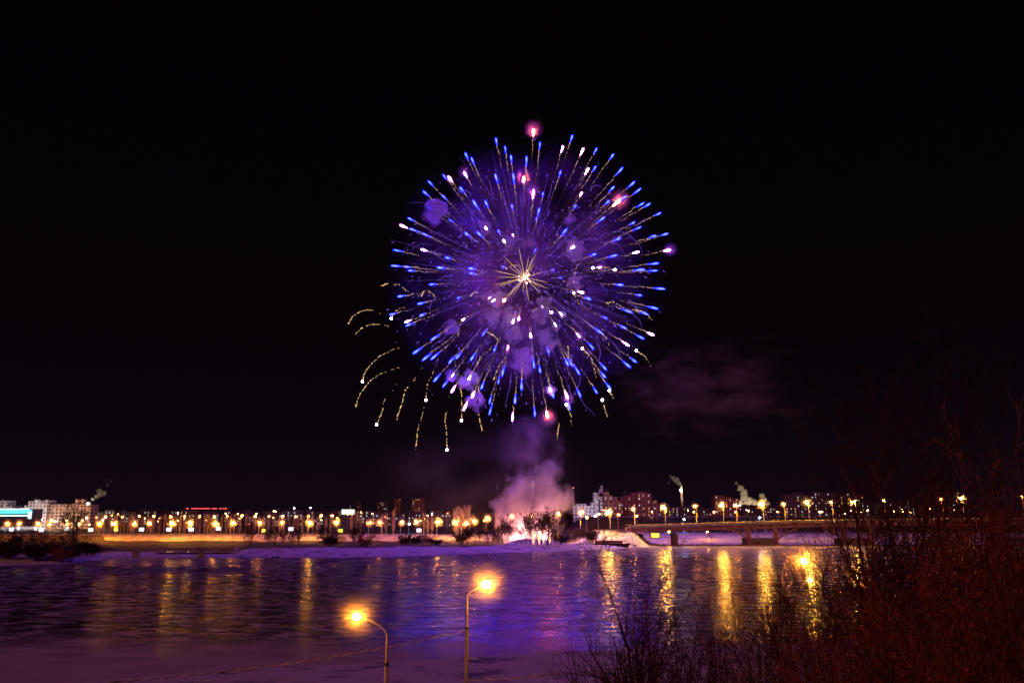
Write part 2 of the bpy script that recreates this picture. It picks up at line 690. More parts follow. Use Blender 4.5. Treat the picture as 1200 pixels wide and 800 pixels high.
M_mist = vol("lamp_halo_mist", (1, 1, 1), 0.26, soft=True, fall=(1, 0), peak=2.0)  # balls of mist added around the lamps to give them halos
M_mist3 = vol("lamp_halo_mist_bridge", (1, 1, 1), 0.12, soft=True, fall=(1, 0), peak=2.2)
M_mist2 = vol("lamp_halo_mist_close", (1, .9, .85), 0.30, soft=True, fall=(1, 0), peak=2.4)

# ------------------------------------------------------------------ fireworks
FC = at(615, 325, 545)
RS = 87.0


def blue_star():
    """deep blue skin, paler towards the hot middle of the star"""
    m = glow("blue_star", (0, 0, 1), STAR)
    t = m.node_tree
    a = t.nodes.new("ShaderNodeAttribute")
    a.attribute_name = "glow"
    mx = t.nodes.new("ShaderNodeMix")
    mx.data_type = 'RGBA'
    mx.inputs['A'].default_value = (0.0005, 0.0008, 0.8, 1)
    mx.inputs['B'].default_value = (0.0022, 0.0032, 1.0, 1)
    t.links.new(a.outputs['Fac'], mx.inputs['Factor'])
    t.links.new(mx.outputs['Result'], t.nodes["Emission"].inputs['Color'])
    return m


def star_mats():
    return {
        'b': blue_star(),
        'p': glow("pink_star", (1.0, 0.13, 0.95), STAR * 0.30),
        'r': glow("red_star", (1.0, 0.085, 0.035), STAR * 2.6),
        'w': glow("white_star", (0.9, 0.62, 1.0), STAR * 0.22),
    }


SM = star_mats()
M_tail = glow("ember_tail", (1.0, 0.56, 0.50), 0.34, False, "glow")
M_tailb = glow("violet_ember_line", (0.25, 0.10, 0.75), 1.0, False, "glow")
M_gold = glow("gold_sparks", (1.0, 0.58, 0.26), 1.1, False, "glow")

C1 = "658,152 697,187 722,225 789,230 527,215 553,235 655,305 732,303 522,296p 433,307 455,315p 505,360 370,335 348,378 430,396 560,418 612,420 726,436 370,445 284,492 250,522p 293,537 345,558 460,498 527,555 578,552 668,545 730,560p 223,628 340,626p 443,660 213,695 270,700 285,716 408,703 543,706 546,728 687,700 375,776 405,455w 612,530w 690,585w"
C2 = "92,115r 120,170 258,140 218,185p 305,195p 362,195 433,220 472,278 62,232 5,305 50,318r 92,372p 133,384 208,292 327,280p 358,272 300,382p 274,437 116,452 106,490 436,358 415,418 523,338 550,366 488,398 462,415r 563,427 590,430 635,470 395,488 523,510 550,530 463,578 615,566 665,558 234,538 265,614w 358,645 448,650 542,636p 675,628p 625,685 567,712 620,716 380,702p 445,712w 178,712 210,747 472,778 652,795 100,626"
C3 = "240,100 325,132 205,178 334,181 270,210p 275,225 383,285 305,343 345,372 382,368 457,385 488,365 393,462 432,485 468,508p 550,372 600,266 495,107 640,122w 690,120r 650,332 685,438 667,470 595,494 556,530p 520,585p 630,556 630,604 740,555 728,630p 767,497 708,325p 755,200p 515,200w 730,215w 541,455w 470,440w 625,108w"
C4 = "552,95 335,112 622,152 512,168 580,176 405,195 487,236 562,280 605,265p 500,310p 385,258 290,273p 348,322 530,380 505,402 402,412 257,395 240,393 288,432 398,445 422,496 363,512 293,527 238,536p 248,580 177,530 98,610 152,616r 94,404 121,424 40,497 158,342 80,275p 28,200p 170,170p 305,84p 268,36w 132,150w 190,228w 215,180w 165,505w"
stars = []
for txt, ox, oy in ((C1, 400, 120), (C2, 600, 120), (C3, 400, 320), (C4, 600, 320)):
    for w in txt.split():
        k = w[-1] if w[-1] in 'prw' else 'b'
        a, b = w.rstrip('prw').split(',')
        stars.append((ox + 0.275 * float(a), oy + 0.275 * float(b), k))

fw = thing("firework_burst", "big round blue firework burst with many radial stars high over the river", "firework", FC)
HALO = {}
V_halo = vol("star_halo_volume", (1, .9, .95), 0.022, soft=True, fall=(1, .1))  # smoke balls added around some stars to give them halos
big = sorted(range(len(stars)), key=lambda i: -math.hypot(stars[i][0] - 615, stars[i][1] - 325) - (80 if stars[i][2] != 'b' else 0))[:98]
big = set(big)
rest_star = {k: MB() for k in 'bprw'}
rest_tail = MB()
rr = random.Random(3)
STARPOS = []
for i, (px, py, k) in enumerate(stars):
    flat = at(px, py, 545) - FC
    r = math.hypot(flat.x, flat.z)
    dep = math.sqrt(max(RS * RS - r * r, 30.0)) * rr.choice((-1, 1)) * rr.uniform(0.55, 1.0)
    if k == 'w':
        dep = rr.uniform(-14, 14)
    p = at(px, py, 545 + dep) - FC
    d = p.normalized()
    STARPOS.append((p + FC, k))
    ln = rr.uniform(4.6, 7.6) * (1.0 if k == 'b' else 0.85)
    w = rr.uniform(0.42, 0.64) * (1.25 if k in 'pr' else 1.0)
    if px > 820 or k == 'w':
        ln *= 0.5
    sm = MB() if i in big else rest_star[k]
    sm.tube([p - d * ln, p - d * ln * 0.75, p - d * ln * 0.3, p], [w * 0.12, w * 0.5, w, w * 0.35], 6, [0, .15, 1.0, .7])
    tm = MB() if i in big else rest_tail
    R = p.length
    tl = min(R * rr.uniform(0.10, 0.26), R - ln - 3)
    q = R - ln
    # beads of ember behind the star, then a fine line back to the burst
    x = q
    while x > q - tl:
        seg = rr.uniform(0.9, 3.4)
        f = max(0.0, 1 - (q - x) / max(tl, 1))
        jit = Vector((rr.gauss(0, .22), rr.gauss(0, .22), rr.gauss(0, .22) - 0.5 * (1 - f)))
        a_, b_ = d * x + jit, d * max(x - seg, 2) + jit
        tm.tube([a_, b_], [0.13 + 0.13 * f, 0.11 + 0.09 * f], 3, [0.35 + 1.3 * f * rr.uniform(.4, 1.3)] * 2, False)
        x -= seg + rr.uniform(0.1, 2.4) * (1.4 - f)
    a0, b0 = q - tl * 0.5, max(R * rr.uniform(0.25, 0.5), 8)
    if a0 > b0:
        tm.tube([d * a0, d * b0], [0.10, 0.07], 3, [0.14, 0.03], False)
    if i in big:
        so = sm.build("star", SM[k], fw)
        hr = HALO.get((round(px), round(py)))
        if k == 'r' or hr or (k == 'p' and rr.random() < .18):
            ho = MB().ball((0, 0, 0), 1.0, 14, 9).build("star_halo_smoke", V_halo, so)
            ho.location = p
            ho.scale = (7.5 if k == 'r' else 5.5,) * 3
            ho["kind"] = "stuff"
        if k != 'b':
            so["label"] = {'p': "pink white star", 'r': "red star", 'w': "white star"}[k]
        tm.build("ember_tail", M_tail, so)
for k, mb in rest_star.items():
    if mb.v:
        tag(mb.build("star", SM[k], fw), {'b': "small inner blue stars", 'p': "small inner pink stars", 'r': "small inner red stars", 'w': "small inner white stars"}[k], kind="stuff")
tag(rest_tail.build("ember_tail", M_tail, fw), "fine ember tails of the inner stars", kind="stuff")

# golden needles in the middle
nd = thing("gold_star_burst", "small gold burst of straight needles at the middle of the blue firework", "firework", FC)
for (u, v) in [(195, 195), (110, 310), (120, 430), (135, 447), (205, 537), (270, 515), (400, 565), (495, 495), (540, 405), (510, 322), (458, 175), (400, 200), (318, 130), (240, 285), (285, 465), (440, 345), (335, 300), (150, 365), (235, 520), (445, 255), (480, 440), (350, 480), (300, 235), (540, 455), (430, 210)]:
    dep = rr.uniform(-12, 12)
    e_ = at(560 + .15 * u, 270 + .15 * v, 545 + dep) - FC
    s_ = e_ * rr.uniform(0.02, 0.12)
    mb = MB().tube([s_, s_.lerp(e_, .3), s_.lerp(e_, .75), e_], [0.16, 0.17, 0.19, 0.08], 4, [1.3, 0.6, 0.6, 0.3])
    mb.build("needle", M_gold, nd)
mb = MB()
for i in range(26):
    a = rr.uniform(0, 6.28)
    q = Vector((math.cos(a), rr.uniform(-1, 1), math.sin(a))) * rr.uniform(0.5, 4.5)
    mb.ball(q, rr.uniform(0.25, 0.5), 5, 4)
tag(mb.build("spark", glow("orange_spark_core", (1.0, 0.42, 0.30), 9.0), nd), "orange sparks at the core", kind="stuff")

# crackling gold comets that curl down
COMETS = [
    (400, 320, "170,55 200,42 250,50 290,85 310,95", 0), (400, 320, "340,100 350,75 370,72 400,100", 0), (400, 320, "550,100 565,78 585,80 598,105", 0),
    (400, 320, "30,215 50,180 90,160 130,155 180,180", 0), (400, 320, "60,258 90,230 130,215 210,225", 0), (400, 320, "213,193 235,155 275,145", 1),
    (400, 320, "90,462 95,430 120,395 160,355 210,330 280,305", 1), (400, 320, "60,570 75,520 105,480 130,450 190,415 250,400", 0),
    (400, 320, "150,645 175,590 180,545 210,510 240,465", 1), (400, 320, "235,620 262,545 270,500 310,455 350,395", 0),
    (400, 320, "360,540 367,470 385,435 405,390 415,350", 1), (400, 320, "318,748 325,660 345,610 360,545", 0),
    (400, 320, "450,752 450,690 440,620 455,560 460,500", 1), (400, 320, "512,627 513,520 495,430 475,320", 1),
    (400, 320, "600,672 580,580 575,550", 0), (400, 320, "590,540 580,450 565,410", 0), (400, 320, "570,400 600,350 640,315", 0),
    (400, 320, "620,250 660,270 688,300", 0), (400, 320, "648,455 670,395 700,360", 0), (400, 320, "497,270 498,235 510,205 540,180", 0),
    (600, 320, "400,125 430,120 465,140 500,165", 0), (600, 320, "520,155 560,160 600,200", 0), (600, 320, "262,85 275,110 305,158", 1),
    (600, 320, "240,310 238,340 242,380", 0), (600, 320, "300,320 340,360 360,450", 1), (600, 320, "530,330 570,355 595,402", 1),
    (600, 320, "385,540 400,590 412,637", 1), (600, 320, "200,640 192,700 205,740", 0), (600, 320, "415,500 425,515 435,540", 1),
    (600, 320, "385,258 405,280 415,310", 0), (600, 320, "80,165 105,150", 0), (600, 320, "232,560 250,600 254,655", 1),
    (600, 120, "265,730 285,680 298,690", 0), (600, 120, "345,705 400,700 445,712", 1), (400, 120, "700,705 740,690 770,700", 0),
]
cr = thing("gold_comet_burst", "drooping crackling gold comet trails that curl down among the blue stars", "firework", FC)
for ox, oy, txt, head in COMETS:
    P = []
    dep = rr.uniform(-40, 40)
    for w in txt.split():
        a, b = w.split(',')
        P.append(at(ox + .275 * float(a), oy + .275 * float(b), 545 + dep) - FC)
    mb = MB()
    n_pts = []
    for a, b in zip(P, P[1:]):
        st = max(2, int((b - a).length / 0.9))
        n_pts += [a.lerp(b, i / st) for i in range(st)]
    n_pts.append(P[-1])
    # smooth the corners
    for _ in range(4):
        n_pts = [n_pts[0]] + [(n_pts[i - 1] + n_pts[i] * 2 + n_pts[i + 1]) / 4 for i in range(1, len(n_pts) - 1)] + [n_pts[-1]]
    N = len(n_pts)
    for i in range(N - 1):
        f = i / N
        if rr.random() < 0.12 + 0.5 * f:
            continue
        j = Vector((rr.gauss(0, .12), rr.gauss(0, .2), rr.gauss(0, .12)))
        w = rr.uniform(0.16, 0.34) * (1.15 - 0.6 * f)
        b_ = n_pts[i + 1] + j + Vector((0, 0, -rr.uniform(0, .9) if rr.random() < .4 else 0))
        mb.tube([n_pts[i] + j, b_], [w, w * .8], 4, [rr.uniform(.25, 1.1) * (1.1 - .7 * f)] * 2, False)
    co = mb.build("comet_trail", M_gold, cr)
    co["kind"] = "stuff"
    if head:
        MB().ball(n_pts[0], 0.75, 6, 5).build("star", SM['w'], co)

# violet fine sparks drifting through the burst
mb = MB()
for i in range(1700):
    d = Vector((rr.gauss(0, 1), rr.gauss(0, 1), rr.gauss(0, 1))).normalized()
    q = FC + d * RS * (rr.random() ** 0.55) * rr.uniform(0.5, 1.12) + Vector((0, 0, -6))
    l_ = rr.uniform(0.4, 2.2)
    dd = (d + Vector((0, 0, -rr.uniform(0, 1.2)))).normalized()
    mb.tube([q, q + dd * l_], [0.11, 0.07], 3, [rr.uniform(.2, 2.2)] * 2, False)
tag(mb.build("violet_sparks", M_tailb), "fine violet embers sprinkled through the blue firework", "sparks", kind="stuff")
mb = MB()
for i in range(130):                                  # hair-fine straight violet lines fanning from the middle
    d = Vector((rr.gauss(0, 1), rr.gauss(0, .8), rr.gauss(0, 1))).normalized()
    a_, b_ = rr.uniform(.1, .5), rr.uniform(.5, 1.02)
    mb.tube([FC + d * RS * a_, FC + d * RS * (a_ + b_) / 2, FC + d * RS * b_], [.05, .09, .07], 3, [.05, rr.uniform(.2, .9), .15], False)
tag(mb.build("violet_sparks", M_tailb), "hair fine straight violet lines fanning out of the firework's middle", "sparks", kind="stuff")
mb = MB()
for i in range(110):                                   # longer wavering violet lines
    d = Vector((rr.gauss(0, 1), rr.gauss(0, .7), rr.gauss(0, 1))).normalized()
    q = FC + d * RS * rr.uniform(0.3, 0.95)
    pts = [q]
    for s in range(rr.randint(4, 9)):
        d = (d + Vector((rr.gauss(0, .25), rr.gauss(0, .2), rr.gauss(0, .25) - 0.18))).normalized()
        pts.append(pts[-1] + d * rr.uniform(1.5, 3.0))
    g0 = rr.uniform(.2, .8)
    mb.tube(pts, 0.14, 3, [g0 * (1 - i_ / len(pts) * .7) for i_ in range(len(pts))], False)
tag(mb.build("violet_sparks", M_tailb), "wavering violet ember lines curling out of the blue firework", "sparks", kind="stuff")


def puff(name, c, r, mat, label, seed, parts=7, sc3=(1, 1, 1)):
    """a lumpy closed cloud body, its own -1..1 box scaled to size"""
    R = random.Random(seed)
    o = MB().ball((0, 0, 0), 1.0, 20, 14).build(name, mat)
    o.location = c
    o.rotation_euler = [R.uniform(0, 6.28) for _ in range(3)]
    o.scale = (r * R.uniform(1.2, 1.6), r * R.uniform(1.1, 1.4), r * R.uniform(1.1, 1.4))
    return tag(o, label, "smoke", kind="stuff")


V_ball = vol("burst_smoke", (0.85, 0.45, 1.0), 0.0062, 3.4, 0.46, 0.66, 4, soft=True, fall=(1, 0.35), dist=0.3, seed=4.0)
V_puff = vol("puff_smoke", (0.97, 0.88, 1.0), 0.40, 1.5, .17, .27, 6, ragged=.50, dist=.3, seed=12.0)
V_puff2 = vol("thin_puff_smoke", (0.95, 0.85, 1.0), 0.14, 1.6, .18, .34, 6, ragged=.48, dist=.3, seed=17.0)

bm_o = MB().ball((0, 0, 0), 1.0, 32, 20).build("burst_smoke", V_ball)
bm_o.location = FC
bm_o.scale = (92, 92, 92)
tag(bm_o, "thin blue lit smoke filling the round firework burst", "smoke", kind="stuff")

PUFFS = [(513, 246, 11, 1), (568, 266, 7, 1), (672, 291, 9, 2), (674, 330, 8, 2), (667, 258, 7, 0), (597, 284, 10, 0), (588, 350, 8, 1), (573, 348, 6, 1), (598, 372, 10, 1), (604, 392, 9, 1), (638, 355, 8, 1), (632, 370, 8, 1),
         (530, 384, 7, 1), (548, 446, 11, 0), (530, 441, 7, 0), (645, 458, 5, 2), (651, 383, 4, 2), (659, 369, 4, 2), (615, 420, 13, 0), (640, 398, 10, 0), (508, 252, 10, 0), (577, 372, 10, 0), (556, 470, 9, 0), (620, 285, 8, 0)]
for i, (px, py, r, b) in enumerate(PUFFS):
    r *= 0.53
    c = at(px, py, 545 + rr.uniform(-12, 12))
    puff("smoke_puff", c, r * 1.35, V_puff if b else V_puff2, "pale lilac smoke puff drifting inside the blue firework", 100 + i, sc3=(1, 1, .9))["group"] = "smoke puffs inside the firework"

# ------------------------------------------------------------------ launch site: fires, rockets, smoke
M_fire = glow("launch_flame", (1.0, 0.36, 0.10), 3.2)
M_pinkfire = glow("pink_flare", (1.0, 0.30, 0.29), 4200.0)
LS = on(632, 634, 2.0)
for i, (px, py0, py1, lean, w) in enumerate([(625, 631, 618, 0.3, 1.0), (632, 631, 621, -0.4, .7), (637, 631, 616, 0.2, .5), (645, 631, 622, -0.8, .8), (657, 630, 621, -2.2, .7)]):
    py1 += 4
    b = at(px, py0, 488 + 2 * i)
    b.z = 1.7
    t_ = at(px, py1, 488 + 2 * i)
    fo = thing("launch_fountain", "spraying fire fountain on the snowy launch bank, " + nth(i) + " of five from the west", "firework", b)
    mb = MB()
    R = random.Random(50 + i)
    hh = t_.z - b.z
    for k in range(18):
        a = R.uniform(0, 6.28)
        s = R.uniform(.1, 1) * w
        h1 = hh * R.uniform(.35, 1.05)
        mb.tube([(0, 0, .5), (math.cos(a) * s * .4 + lean * h1 / hh * .5, math.sin(a) * s * .4, h1 * .5), (math.cos(a) * s + lean * h1 / hh, math.sin(a) * s, h1)], [.07, .10, .04], 3)
    mb.build("spark_spray", M_fire, fo)
    MB().tube([(0, 0, -.2), (0, 0, .6)], .22, 8).build("mortar_tube", M_dark, fo)
pf = thing("pink_flare", "bright pink ground flare burning low among the launch bank bushes", "flare", (at(607, 633, 516).x, 516, 1.6))
MB().ball((0, 0, 1.0), 0.8, 8, 6, (1, 1, .7)).build("flame", M_pinkfire, pf)
MB().box((0, 0, .1), (1.4, 1.0, .5)).build("flare_box", M_dark, pf)
pf2 = thing("pink_flare", "pink ground flare behind the round launch bank trees", "flare", (at(638, 633, 514).x, 514, 1.6))
MB().ball((0, 0, 1.0), 0.75, 8, 6).build("flame", M_pinkfire, pf2)
MB().box((0, 0, .1), (1.4, 1.0, .5)).build("flare_box", M_dark, pf2)
M_rise = glow("rising_trail", (1.0, 0.72, 0.68), 1.1, False, "glow")
for px, y0, y1, lab in ((635, 629, 590, "thin pale rocket trail rising above the launch trees"), (624.6, 577, 562, "short rocket trail high in the pink smoke")):
    a, b = at(px, y0, 500), at(px, y1, 500)
    mb = MB()
    n_ = int((b - a).length / 0.9)
    for k in range(n_):
        if rr.random() < .25:
            continue
        p = a.lerp(b, k / n_)
        mb.tube([p, p + Vector((rr.gauss(0, .03), 0, .8))], [.16, .12], 3, [rr.uniform(.5, 1.2)] * 2, False)
    tag(mb.build("rocket_trail", M_rise), lab, "rocket trail")

def soft_cloud(name, c, size, mat, label):
    o = MB().ball((0, 0, 0), 1.0, 24, 16).build(name, mat)
    o.location = c
    o.scale = size
    return tag(o, label, "smoke", kind="stuff")

soft_cloud("launch_smoke", at(610, 597, 520), (19, 16, 27), vol("launch_smoke", (1, .93, .95), 0.10, 1.9, .16, .34, 6, ragged=.45, stretch=(1, 1, 1.2), dist=.3, seed=3.0), "billowing pink lit smoke column over the launch site")
soft_cloud("launch_smoke", at(642, 582, 528), (17, 15, 34), vol("launch_smoke_violet", (.95, .93, 1), 0.055, 1.9, .18, .36, 6, ragged=.46, stretch=(1, 1, 1.4), dist=.3, seed=8.0), "violet smoke column drifting beside the pink smoke")
soft_cloud("launch_smoke", at(620, 612, 514), (23, 15, 14), vol("launch_smoke_low", (1, .93, .93), 0.07, 1.8, .38, .66, 4, soft=True, fall=(1, .3), dist=.4, seed=6.0), "dense pink smoke rolling low behind the launch site trees")
soft_cloud("launch_smoke", at(622, 525, 530), (24, 18, 24), vol("launch_smoke_high", (.95, .93, 1), 0.022, 1.7, .40, .75, 4, soft=True, fall=(1, .2), stretch=(1, 1, .7), seed=5.0), "thin violet smoke rising between launch site and firework")
soft_cloud("drifting_smoke", at(560, 560, 560), (75, 40, 42), vol("low_drift_smoke", (1, .9, .85), 0.0035, 1.5, .38, .75, 3, soft=True, fall=(1, .1), seed=1.0), "faint brown smoke veil low beside the launch site")
soft_cloud("drifting_smoke", at(830, 455, 600), (84, 40, 44), vol("high_drift_smoke", (1, .72, .46), 0.0045, 3.2, .27, .56, 7, ragged=.36, stretch=(.9, 1, 1.3), dist=.6, seed=2.0), "faint ragged smoke drifting away east of the firework")

# ------------------------------------------------------------------ street lamps
def lamp(name, label, base, h, arm, mat, group, globe=0.55, mist=4.4, mmat=None, lean=0.0, banner=False, rz=0.0, pole_r=0.11, pole_mat=None):
    t = thing(name, label, "street lamp", base, rz, group)
    pm = pole_mat or M_steel
    MB().tube([(0, 0, -.3), (0, 0, h * .35), (lean * .6, 0, h * .8), (lean, 0, h)], [pole_r * 1.5, pole_r * 1.3, pole_r, pole_r * .9], 8).build("pole", pm, t)
    hx = lean + arm
    MB().tube([(lean, 0, h - .05), (lean + arm * .45, 0, h + .35), (hx, 0, h + .45)], pole_r * .6, 6).build("arm", pm, t)
    hd = MB().ball((hx, 0, h + .32), globe * 1.05, 10, 6, (1.15, .8, .35)).build("lamp_head", M_dark, t)
    MB().ball((hx, 0, h + .32 - globe * .45), globe, 10, 7, (1, 1, .85)).build("bulb", mat, hd)
    if mist:
        x = MB().ball((0, 0, 0), 1.0, 12, 8).build("lamp_halo_mist", mmat or M_mist, t)  # mist ball added for the halo of the lamp
        x.location = (hx, 0, h + .32 - globe * .45)
        x.scale = (mist,) * 3
        x["kind"] = "stuff"
    if banner:
        MB().box((0.02, -.16, h * .52), (.75, .06, 2.6)).build("banner", M_ban, t)
    return t

M_ban = surf("yellow_banner_cloth", (0.75, 0.60, 0.08), .8)

def slope_z(Y):
    return .7 + 4.15 * max(0.0, min(1.0, (Y - 550) / 36.0))


# embankment promenade, front row (pixel x, height of the lamp, strength)
P_Y = 566
front = [(7, 613), (24, 613), (43, 613), (60, 613.5), (77, 613.5), (95, 613.5), (115, 613), (136, 613), (156, 613), (177, 612.5), (200, 612.5), (224.5, 612.5), (251, 613), (275, 612), (303, 612), (332, 612), (361.5, 612), (396, 611.5), (432, 612), (447, 611.5), (469.5, 611), (490, 611.5), (512, 611), (535.5, 611), (545, 612.5), (557.5, 610.5), (569.5, 607)]
for i, (px, py) in enumerate(front):
    hd = at(px, py, P_Y)
    dim = px in (7, 24, 43, 60, 77, 95, 432, 447, 332)
    lamp("street_lamp", "orange street lamp on the lit embankment, " + nth(i) + " of its front row from the west", (hd.x, P_Y, slope_z(P_Y)), hd.z - slope_z(P_Y) - .1, -.9 if i % 2 else .9, M_sod2 if dim else (M_sod, M_sod3, M_sod2, M_sod)[(i * 7 + i // 3) % 4], "orange lamps along the embankment front", globe=.55 if not dim else .48)
back = [(122, 605.5), (142, 605.5), (162, 604.5), (179, 604.5), (199, 605), (215.5, 604.5), (233, 604.5), (250, 605), (265, 604.5), (282, 604), (298, 604.5), (314, 604.5), (330, 604.5), (345, 605), (360.5, 604.5), (375, 604), (388, 604)]
for i, (px, py) in enumerate(back):
    Y = 640
    hd = at(px, py, Y)
    lamp("street_lamp", "smaller orange street lamp of the far roadside row, " + nth(i) + " from the west", (hd.x, Y, 4.7), hd.z - 4.8, .8, M_sod2, "orange lamps along the far roadside", globe=.5, mist=2.6)
R_ = random.Random(41)
M_dots = [glow("small_warm_lamp", (1.0, .45, .10), 90.0), glow("small_orange_lamp", (1.0, .22, .04), 110.0), glow("small_cool_lamp", (.8, .9, 1.0), 60.0), glow("small_red_lamp", (1.0, .06, .03), 70.0)]
for i in range(64):
    px, Y = R_.uniform(100, 568) if i < 46 else R_.uniform(700, 1120), R_.uniform(650, 860) if i < 46 else R_.uniform(720, 900)
    q = at(px, R_.uniform(599, 614.5) if i < 46 else R_.uniform(594, 602), Y)
    gzz = ground_z(q.x, Y)
    k = R_.choice((0, 0, 1, 1, 1, 2, 3))
    lamp("yard_lamp", "small dim " + ("yellow", "orange", "white", "red")[k] + (" lamp scattered among the houses behind the embankment poplars" if i < 46 else " lamp scattered among the blocks behind the bridge"), (q.x, Y, gzz), max(2.0, q.z - gzz), .3, M_dots[k], "scattered " + ("yellow", "orange", "white", "red")[k] + (" yard lamps behind the embankment" if i < 46 else " yard lamps behind the bridge"), globe=R_.uniform(.28, .42), mist=0)
# lamps at the launch site and on the approach
for px, py, Y, d, lab in ((599, 604, 560, 1, "bright orange lamp glowing at the edge of the pink launch smoke"), (622, 604, 560, 0, "orange lamp half hidden behind the launch site trees"), (654, 601.5, 545, 1, "orange lamp beside the launch smoke where the snow slope begins"), (680, 599.5, 545, 0, "orange lamp in front of the stepped white apartment block")):
    hd = at(px, py, Y)
    lamp("street_lamp", lab, (hd.x, Y, 4.8 if Y > 550 else 6.0), hd.z - (4.9 if Y > 550 else 6.1), .4, M_sod if d else M_sod2, None, globe=.75 if px == 599 else .55, banner=px == 680)

# ------------------------------------------------------------------ road bridge
BY0, BY1 = 520.0, 541.0
DECK = [(600, 619.5), (690, 618.5), (745, 617.6), (800, 616.4), (850, 614.6), (894, 613.2), (950, 611.8), (1010, 610.8), (1070, 610.0), (1130, 609.6), (1200, 609.2), (1300, 609.0), (1420, 609.2)]
deck = [at(px, py, BY0) for px, py in DECK]
def deck_z(x):
    return lerp_table([(p.x, p.z) for p in deck], x)
XA, XB = at(738, 617, BY0).x, at(1420, 609, BY0).x
br = thing("road_bridge", "long low concrete road bridge with lit railings and shallow arches over the frozen river", "bridge", (0, 0, 0))
def strip(name, y0, y1, zt, zb, mat, parent=br, xa=XA, xb=XB, n=60, fz=None):
    mb = MB()
    xs = [xa + (xb - xa) * i / n for i in range(n + 1)]
    vs, fs = [], []
    for x in xs:
        z = deck_z(x)
        b = fz(x) if fz else z + zb
        vs += [(x, y0, b), (x, y1, b), (x, y1, z + zt), (x, y0, z + zt)]
    for i in range(n):
        a = i * 4
        for k in range(4):
            fs.append((a + k, a + (k + 1) % 4, a + 4 + (k + 1) % 4, a + 4 + k))
    fs += [(3, 2, 1, 0), (n * 4, n * 4 + 1, n * 4 + 2, n * 4 + 3)]
    mb.add(vs, fs)
    return mb.build(name, mat, parent)
strip("road_deck", BY0, BY1, 0.0, -0.5, M_asph)
strip("pavement", BY0 - .9, BY0 - .004, 0.12, -0.45, M_conc)
PIERS = [at(894, 622, BY0).x, at(1006, 622, BY0).x, at(1118, 622, BY0).x, at(1230, 622, BY0).x]
SPAN = PIERS[1] - PIERS[0]
def soffit(x):
    """girder underside: haunched at each pier, thin at the abutment span's end"""
    z = deck_z(x)
    if x < PIERS[0] - SPAN * .5:
        return z - 2.6
    d = min(abs(x - p) for p in PIERS)
    u = min(1.0, d / (SPAN * .5))
    return z - 2.6 - 0.5 * (1 - u) ** 2
strip("girder", BY0 + .6, BY0 + 1.6, -.52, 0, M_red, n=160, fz=soffit)
strip("girder", BY1 - 1.6, BY1 - .6, -.52, 0, M_red, n=160, fz=soffit)
strip("railing", BY0 - .88, BY0 - .78, 1.20, 0.92, M_rail)
strip("railing", BY0 - .85, BY0 - .81, .72, 0.58, M_rail)
rl = strip("railing", BY0 - .86, BY0 - .80, .30, .20, M_rail)
mb = MB()
x = XA
while x < XB:
    mb.box((x, BY0 - .83, deck_z(x) + .62), (.10, .05, 1.0))
    x += 1.25
mb.build("baluster_railing_bars", M_rail, rl)
strip("railing", BY1 - .2, BY1 - .14, 1.15, .98, M_rail)
for k, px_ in enumerate(PIERS):
    zt = deck_z(px_)
    for s in (-1, 1):
        p = MB()
        # slender front column, raking arch leg and footing
        p.box((px_ + s * 6.6 + (-1.2 if s < 0 else 1.2), BY0 + 2.2, (zt - 3 + -1) / 2), (2.4, 2.2, zt - 3 + 1), 0)
        p.build("pier_column", M_red, br)
        a = Vector((px_ + s * 7.6, BY0 + 1.2, 2.6))
        pts = []
        for q in range(9):
            f = q / 8
            xx = px_ + s * (7.6 + (SPAN * .36 - 7.6) * f)
            pts.append((xx, BY0 + 1.1, 2.9 + (zt - 3.4 - 2.9) * (1 - (1 - f) ** 1.7)))
        q_ = MB()
        for u, v in zip(pts, pts[1:]):
            q_.bar(u, v, 1.0, .8)
        q_.build("arch_leg", M_red, br)
        for f in (.22, .5):
            xx = px_ + s * (7.6 + (SPAN * .36 - 7.6) * f)
            zz = 2.9 + (zt - 3.4 - 2.9) * (1 - (1 - f) ** 1.7)
            if zt - 2.8 - zz > .4:
                MB().box((xx, BY0 + 1.1, (zz + zt - 2.8) / 2), (.45, .5, zt - 2.8 - zz)).build("spandrel_post", M_red, br)
    MB().box((px_, BY0 + 10.5, 1.4), (15.6, 15, 5.6)).build("pier_wall", M_conc, br)
    MB().box((px_, BY0 + 6, .15), (22, 17, .9)).build("pier_footing", M_conc, br)
MB().box((XA + 1.5, (BY0 + BY1) / 2, 3.6), (5, 19, 8.4)).build("abutment", M_conc, br)
MB().box((at(790, 630, 531).x, 531, 3.4), (1.6, 16, 7.4)).build("abutment_wall", M_conc, br)

